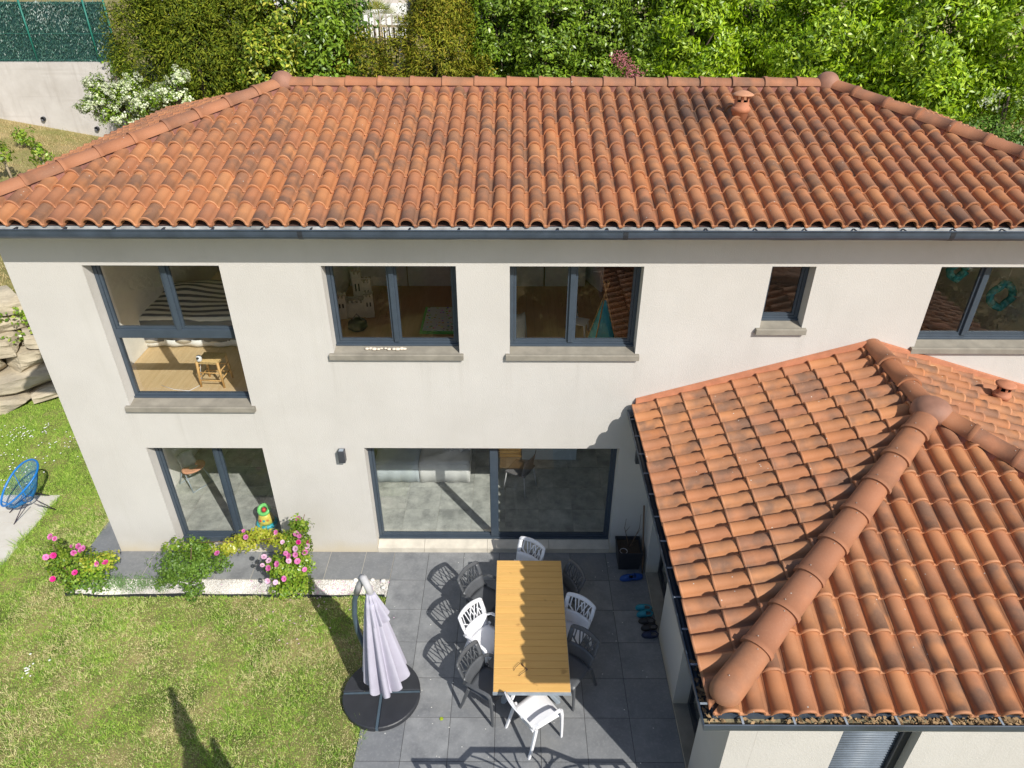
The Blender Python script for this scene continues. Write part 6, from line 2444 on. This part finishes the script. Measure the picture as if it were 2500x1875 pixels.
# ------------------------------------------------------------------ third upper window: tipi, chair, door
tp = thing('tipi', 'teal play tent with crossed wooden poles and bunting behind the third upper window', 'play tent', (1.50, 1.9, 2.85), R(10))
g = G()
n = 4
bot = [(0.34 * math.cos(a), 0.34 * math.sin(a), 0.02) for a in [math.pi / 4 + k * math.pi / 2 for k in range(4)]]
top = [(p[0] * 0.10, p[1] * 0.10, 0.98) for p in bot]
rr = []
for i in range(9):
    f = i / 8
    ring = []
    for k in range(4):
        p, q = Vector(bot[k]).lerp(Vector(top[k]), f), Vector(bot[(k + 1) % 4]).lerp(Vector(top[(k + 1) % 4]), f)
        for s in (0, 0.33, 0.66):
            v = p.lerp(q, s)
            sag = 0.03 * math.sin(math.pi * s) * (1 - f)
            ring.append((v.x * (1 - sag * 3), v.y * (1 - sag * 3), v.z))
    rr.append(ring)
g.rings(rr, 0, True)
g.obj('tent_cloth', 'teal_cloth', tp)
for k in range(4):
    p = Vector(bot[k])
    d = Vector((-p.x * 0.16, -p.y * 0.16, 1.32))
    G().tube([p, d], 0.012, 6).obj('pole', 'pine_wood', tp)
for k in range(6):
    x = -0.24 + k * 0.09
    g = G()
    g.v += [(x, -0.262, 0.34 - 0.02 * (1 - (x / .24) ** 2)), (x + 0.08, -0.262, 0.34 - 0.02 * (1 - (x / .24) ** 2)), (x + 0.04, -0.275, 0.24), (x, -0.257, 0.34), (x + 0.08, -0.257, 0.34), (x + 0.04, -0.270, 0.24)]
    g.face((0, 1, 2))
    g.face((3, 5, 4))
    g.face((0, 3, 4, 1))
    g.face((1, 4, 5, 2))
    g.face((2, 5, 3, 0))
    g.obj('bunting_flag', ('sheet_white', 'peach_plastic', 'pale_cloth')[k % 3], tp)
kc = thing('child_chair', 'white plastic child chair left of the teal play tent', 'chair', (1.18, 2.62, 2.85), R(-20))
def kbk(a, b):
    return (-0.13 - 0.03 * b + 0.05 * a * a, a * 0.15, 0.24 + 0.20 * b)
G().sheet(kbk, lin(-1, 1, 9), lin(0, 1, 5), 0.015, (1, 0, 0)).obj('backrest', 'white_plastic', kc)
G().box(-0.14, 0.14, -0.14, 0.14, 0.22, 0.24).obj('seat', 'white_plastic', kc)
for sx in (-1, 1):
    for sy in (-1, 1):
        G().tube([(sx * 0.14, sy * 0.14, 0), (sx * 0.11, sy * 0.11, 0.22)], 0.018, 6).obj('leg', 'white_plastic', kc)
dr = G().box(0, 0.045, -0.75, 0.0, 0.01, 2.1)
d_ = dr.obj('inner_door', 'sheet_white', house)
d_.location = (1.46, 5.05, 2.85)
d_.rotation_euler = (0, 0, R(22))
bb = thing('bouncer', 'white baby bouncer at the left edge of the third upper window', 'baby seat', (0.02, 2.2, 2.85), R(0))
def bsh(a, b):
    return (a * 0.17, -0.3 + 0.6 * b, 0.16 + 0.30 * b * b - 0.05 * (1 - a * a))
G().sheet(bsh, lin(-1, 1, 7), lin(0, 1, 8), 0.03, (0, 0, 1)).obj('seat', 'pale_cloth', bb)
for s in (-1, 1):
    G().tube([(s * 0.2, -0.3, 0.02), (s * 0.2, 0.25, 0.02), (s * 0.17, 0.3, 0.42)], 0.012, 6).obj('frame', 'alu_grey', bb)

for (u, v, y, r_, lb) in ((2445, 722, 0.9, 0.16, 'larger teal paper wreath hanging behind the right upper window'), (2338, 660, 1.0, 0.11, 'smaller teal paper wreath hanging at the top of the right upper window')):
    c = at(u, v, y)
    t = thing('paper_wreath', lb, 'decoration', c, 0, 'teal paper wreaths behind the right upper window')
    g = G()
    g.tube([(r_ * (1 + 0.12 * math.sin(k * 2.1)) * math.cos(6.2832 * k / 18), 0.03 * math.sin(k * 1.7), r_ * (1.1 + 0.12 * math.cos(k * 1.3)) * math.sin(6.2832 * k / 18)) for k in range(19)], 0.055, 8, cap=False)
    g.obj('ring', 'wreath_teal', t)
    G().tube([(0, 0, r_ * 1.1), (0, 0, 5.42 - c[2])], 0.003, 4).obj('string', 'sheet_white', t)

# ------------------------------------------------------------------ pebbles on the sill
for k in range(11):
    x = -2.10 + 0.055 * k + random.uniform(-.01, .01)
    g = G()
    s = random.uniform(0.022, 0.040)
    g.lathe([(0.25, -0.5), (0.85, -0.3), (1.0, 0.1), (0.7, 0.5), (0.2, 0.7)], 7, 0)
    g.v = [(p[0] * s * random.uniform(.85, 1.3), p[1] * s * 0.8, p[2] * s * 0.8) for p in g.v]
    o = g.obj('pebble', 'pebble')
    o.location = (x, 0.075 + random.uniform(-.012, .012), 3.885 + 0.043)
    tag(o, ('leftmost', 'second', 'third', 'fourth', 'fifth', 'sixth', 'seventh', 'eighth', 'ninth', 'tenth', 'rightmost')[k] + ' pale pebble, counted from the left, in the row on the upper window sill', 'pebble', 'beach pebbles lined up on the window sill')

# ------------------------------------------------------------------ living room
sf = thing('sofa', 'long sofa under pale throws behind the left pane of the sliding door', 'sofa', (-1.72, 2.06, 0.15))
g = G()
def sofatop(u, v):
    return (-0.88 + 1.76 * u, -0.42 + 0.85 * v, 0.44 + 0.015 * math.sin(u * 14) * math.sin(v * 9))
g.sheet(sofatop, lin(0.47, 1, 12), lin(0, 1, 8), 0.03, (0, 0, 1))
def sofafr(u, v):
    return (-0.88 + 1.76 * u, -0.43 - 0.008 * math.sin(u * 40), 0.03 + 0.42 * v)
g.sheet(sofafr, lin(0.47, 1, 20), lin(0, 1, 3), 0.012, (0, 1, 0))
def sofasd(u, v):
    return (0.885 + 0.012 * math.sin(u * 20), -0.42 + 0.85 * u, 0.03 + 0.42 * v)
g.sheet(sofasd, lin(0, 1, 12), lin(0, 1, 3), 0.012, (1, 0, 0))
g.obj('throw', 'sofa_cover', sf)
g = G()
g.sheet(sofatop, lin(0, 0.465, 10), lin(0, 1, 8), 0.03, (0, 0, 1))
g.sheet(sofafr, lin(0, 0.465, 14), lin(0, 1, 3), 0.012, (0, 1, 0))
g.obj('throw', 'sofa_cover_grey', sf)
G().box(-0.86, 0.86, -0.40, 0.42, 0.02, 0.41).obj('sofa_body', 'sleeve_grey', sf)
G().box(-0.88, 0.88, 0.44, 0.62, 0.02, 0.80).obj('backrest', 'sofa_cover_grey', sf)
bk = thing('blanket', 'crumpled grey blanket on the right end of the sofa', 'blanket', (-1.08, 2.23, 0.605))
def blf(u, v):
    return (-0.25 + 0.5 * u, -0.22 + 0.45 * v, 0.05 + 0.045 * math.sin(u * 17 + v * 5) * math.sin(v * 13 + u * 3))
G().sheet(blf, lin(0, 1, 22), lin(0, 1, 20), 0.012, (0, 0, 1)).obj('cloth', 'sleeve_grey', bk)
ch = thing('wire_chair', 'grey translucent chair indoors behind the right pane of the sliding door', 'chair', (0.12, 1.52, 0.15), R(150))
def sbk(a, b):
    return (-0.2 - 0.06 * b + 0.05 * a * a, a * 0.21, 0.46 + 0.36 * b)
G().sheet(sbk, lin(-1, 1, 9), lin(0, 1, 6), 0.012, (1, 0, 0)).obj('backrest', 'shoe_lining', ch)
G().box(-0.2, 0.2, -0.21, 0.21, 0.44, 0.46).obj('seat', 'shoe_lining', ch)
for sx in (-1, 1):
    for sy in (-1, 1):
        G().tube([(sx * 0.23, sy * 0.22, 0), (sx * 0.18, sy * 0.18, 0.45)], 0.012, 6).obj('leg', 'sleeve_grey', ch)
cs = thing('wooden_crate', 'slatted wooden crate indoors beside the door mullion', 'crate', (-0.08, 2.62, 0.15))
for k in range(5):
    G().box(-0.22, 0.22, -0.21, -0.19, 0.02 + k * 0.09, 0.085 + k * 0.09).obj('slat', 'pine_wood', cs)
    G().box(-0.22, 0.22, -0.2 + k * 0.085, -0.13 + k * 0.085, 0.46, 0.475).obj('slat', 'pine_wood', cs)
for x in (-0.2, 0.2):
    G().box(x - 0.02, x + 0.02, -0.189, 0.2, 0.0, 0.459).obj('side_panel', 'pine_wood', cs)
bx = thing('storage_box', 'pale grey chest indoors behind the right pane of the sliding door', 'chest', (0.70, 2.68, 0.15))
G().box(-0.54, 0.54, -0.34, 0.3, 0.0, 0.40).obj('body', 'sofa_cover_grey', bx, 0.02)
G().box(-0.55, 0.55, -0.355, 0.31, 0.403, 0.46).obj('lid', 'pale_cloth', bx, 0.015)

# ------------------------------------------------------------------ ground floor left room
hc = thing('high_chair', 'baby high chair with a peach coloured tray behind the ground floor window', 'high chair', (-6.02, 1.62, 0.15), R(-35))
hc.scale = (0.85, 0.85, 0.68)
for sx in (-1, 1):
    for sy in (-1, 1):
        G().tube([(sx * 0.26, sy * 0.24, 0), (sx * 0.06, sy * 0.2, 0.5)], 0.014, 6).obj('leg', 'alu_grey', hc)
for sx in (-1, 1):
    G().tube([(sx * 0.26, -0.24, 0.01), (sx * 0.26, 0.24, 0.01)], 0.014, 6).obj('foot_bar', 'alu_grey', hc)
g = G()
def hct(a, b):
    r = 0.10 + 0.16 * b
    return (0.10 + r * math.cos(a) * 0.75, r * math.sin(a) * 1.0, 0.62)
g.sheet(hct, lin(-2.4, 2.4, 22), lin(0, 1, 4), 0.03, (0, 0, 1))
g.obj('tray', 'peach_plastic', hc)
def hcb(a, b):
    return (-0.12 - 0.10 * b + 0.06 * a * a, a * 0.17, 0.48 + 0.45 * b)
G().sheet(hcb, lin(-1, 1, 7), lin(0, 1, 5), 0.05, (1, 0, 0)).obj('backrest', 'pale_cloth', hc)
G().box(-0.13, 0.13, -0.15, 0.15, 0.44, 0.5).obj('seat', 'pale_cloth', hc, 0.02)
ty = thing('stacking_toy', 'colourful stacking toy with a lime ring on top behind the ground floor window', 'toy', (-4.33, 0.50, 0.15))
G().lathe([(0.17, 0), (0.18, 0.03), (0.18, 0.07), (0.16, 0.09)], 20).obj('base', 'cyan_plastic', ty)
G().lathe([(0.14, 0.091), (0.135, 0.15), (0.11, 0.24), (0.09, 0.28)], 20).obj('body', 'yellow_plastic', ty)
g = G()
tq = Matrix.Rotation(R(35), 3, 'X')
g.tube([Vector((0, 0, 0.345)) + tq @ Vector((0.085 * math.cos(6.2832 * k / 20), 0.085 * math.sin(6.2832 * k / 20), 0)) for k in range(21)], 0.034, 8, cap=False)
g.obj('ring', 'lime_plastic', ty)
G().lathe([(0.03, 0.30), (0.04, 0.34), (0.02, 0.38)], 12).obj('knob', 'red_plastic', ty)
for k, (a, mt) in enumerate(((-2.0, 'red_plastic'), (-1.5, 'cyan_plastic'), (-1.0, 'orange_plastic'))):
    G().lathe([(0.024, 0), (0.018, 0.012)], 10, 0, (0.125 * math.cos(a), 0.125 * math.sin(a), 0.19), Matrix.Rotation(R(80), 3, 'X')).obj('button', mt, ty)

# ------------------------------------------------------------------ below the frame: railing and cypress that throw their shadows into the picture
rl = thing('metal_railing', 'dark metal railing with cut out tree branches at the open end of the terrace', 'railing', (0.0, -4.545, 0))
g = G()
Tz = 1.0
top = [(-0.59, 0, Tz), (0.02, 0, Tz), (0.27, 0, 1.165), (1.24, 0, 1.165), (1.50, 0, Tz), (2.11, 0, Tz)]
G().bar(top, 0.035, 0.055, (0, 1, 0), bev=0.1).obj('top_rail', 'dark_metal', rl)
G().bar([(-0.59, 0, 0.1), (2.11, 0, 0.1)], 0.03, 0.04, (0, 1, 0), bev=0.1).obj('bottom_rail', 'dark_metal', rl)
for x in (-0.57, 0.02, 1.50, 2.09):
    G().box(x - 0.02, x + 0.02, -0.02, 0.02, 0, Tz - 0.03).obj('post', 'dark_metal', rl)
for x in (-0.42, -0.18, 1.72, 1.95):
    G().box(x - 0.02, x + 0.02, -0.018, 0.018, Tz - 0.10, Tz - 0.028).obj('spacer', 'dark_metal', rl)
br = [[(0.76, .12), (0.74, .5), (0.60, .8), (0.36, 1.0), (0.20, 1.08)], [(0.74, .5), (0.5, .75), (0.2, .9), (0.04, .96)], [(0.73, .55), (0.66, .85), (0.60, 1.15)], [(0.60, .8), (0.5, 1.0), (0.42, 1.15)],
      [(0.78, .12), (0.80, .6), (0.95, .85), (1.0, 1.0), (0.95, 1.15)], [(0.80, .55), (0.86, .7), (1.1, .98), (1.05, 1.15)], [(0.82, .5), (1.0, .7), (1.25, .9), (1.46, .95)], [(0.9, .6), (1.2, .75), (1.45, .84)],
      [(0.95, .72), (1.12, .95), (1.35, 1.08)], [(0.8, .6), (0.72, .9), (0.80, 1.15)], [(0.76, .45), (0.4, .6), (0.06, .72)], [(1.02, .9), (1.2, 1.02), (1.28, 1.14)]]
for b in br:
    pts = [Vector((x, 0, z)) for x, z in b]
    sm = []
    for i in range(len(pts) - 1):
        for q in range(4):
            t_ = q / 4
            p0 = pts[max(i - 1, 0)]
            p1, p2 = pts[i], pts[i + 1]
            p3 = pts[min(i + 2, len(pts) - 1)]
            sm.append(0.5 * ((2 * p1) + (p2 - p0) * t_ + (2 * p0 - 5 * p1 + 4 * p2 - p3) * t_ ** 2 + (3 * p1 - p0 - 3 * p2 + p3) * t_ ** 3))
    sm.append(pts[-1])
    nn = len(sm)
    G().bar(sm, 0.012, [0.032 - 0.016 * i / nn for i in range(nn)], (0, 1, 0), bev=0.1).obj('branch', 'dark_metal', rl)

cy_ = thing('cypress', 'slim twin topped cypress on the lawn in front of the house', 'cypress', (-1.92, -6.43, -0.03))
P, N, D = [], [], []
for (ox, h, r) in ((0, 4.15, 0.40), (0.30, 3.35, 0.36)):
    n = 4600
    z = RNG.uniform(0.1, 1, n) ** 0.8 * h
    rr = r * np.clip(1 - z / h, 0.02, 1) ** 0.75 * RNG.uniform(0.4, 1.05, n) * (1 + 0.2 * np.sin(z * 9))
    a = RNG.uniform(0, 6.283, n)
    P.append(np.stack([ox + rr * np.cos(a), rr * np.sin(a), z], 1))
    N.append(np.stack([np.cos(a), np.sin(a), np.full(n, .4)], 1))
    D.append(np.stack([np.cos(a) * .4, np.sin(a) * .4, np.ones(n)], 1))
V, F = leaf_mesh(np.vstack(P), np.vstack(N), 0.13, 0.28, 0.2, 0, np.vstack(D))
np_obj('foliage', V, F, 'leaf_cypress_dark', cy_)['kind'] = 'stuff'
G().tube([(0, 0, 0), (0.05, 0, 1.5), (0, 0, 3.2)], [0.08, 0.06, 0.02], 7).obj('trunk', 'bark', cy_)
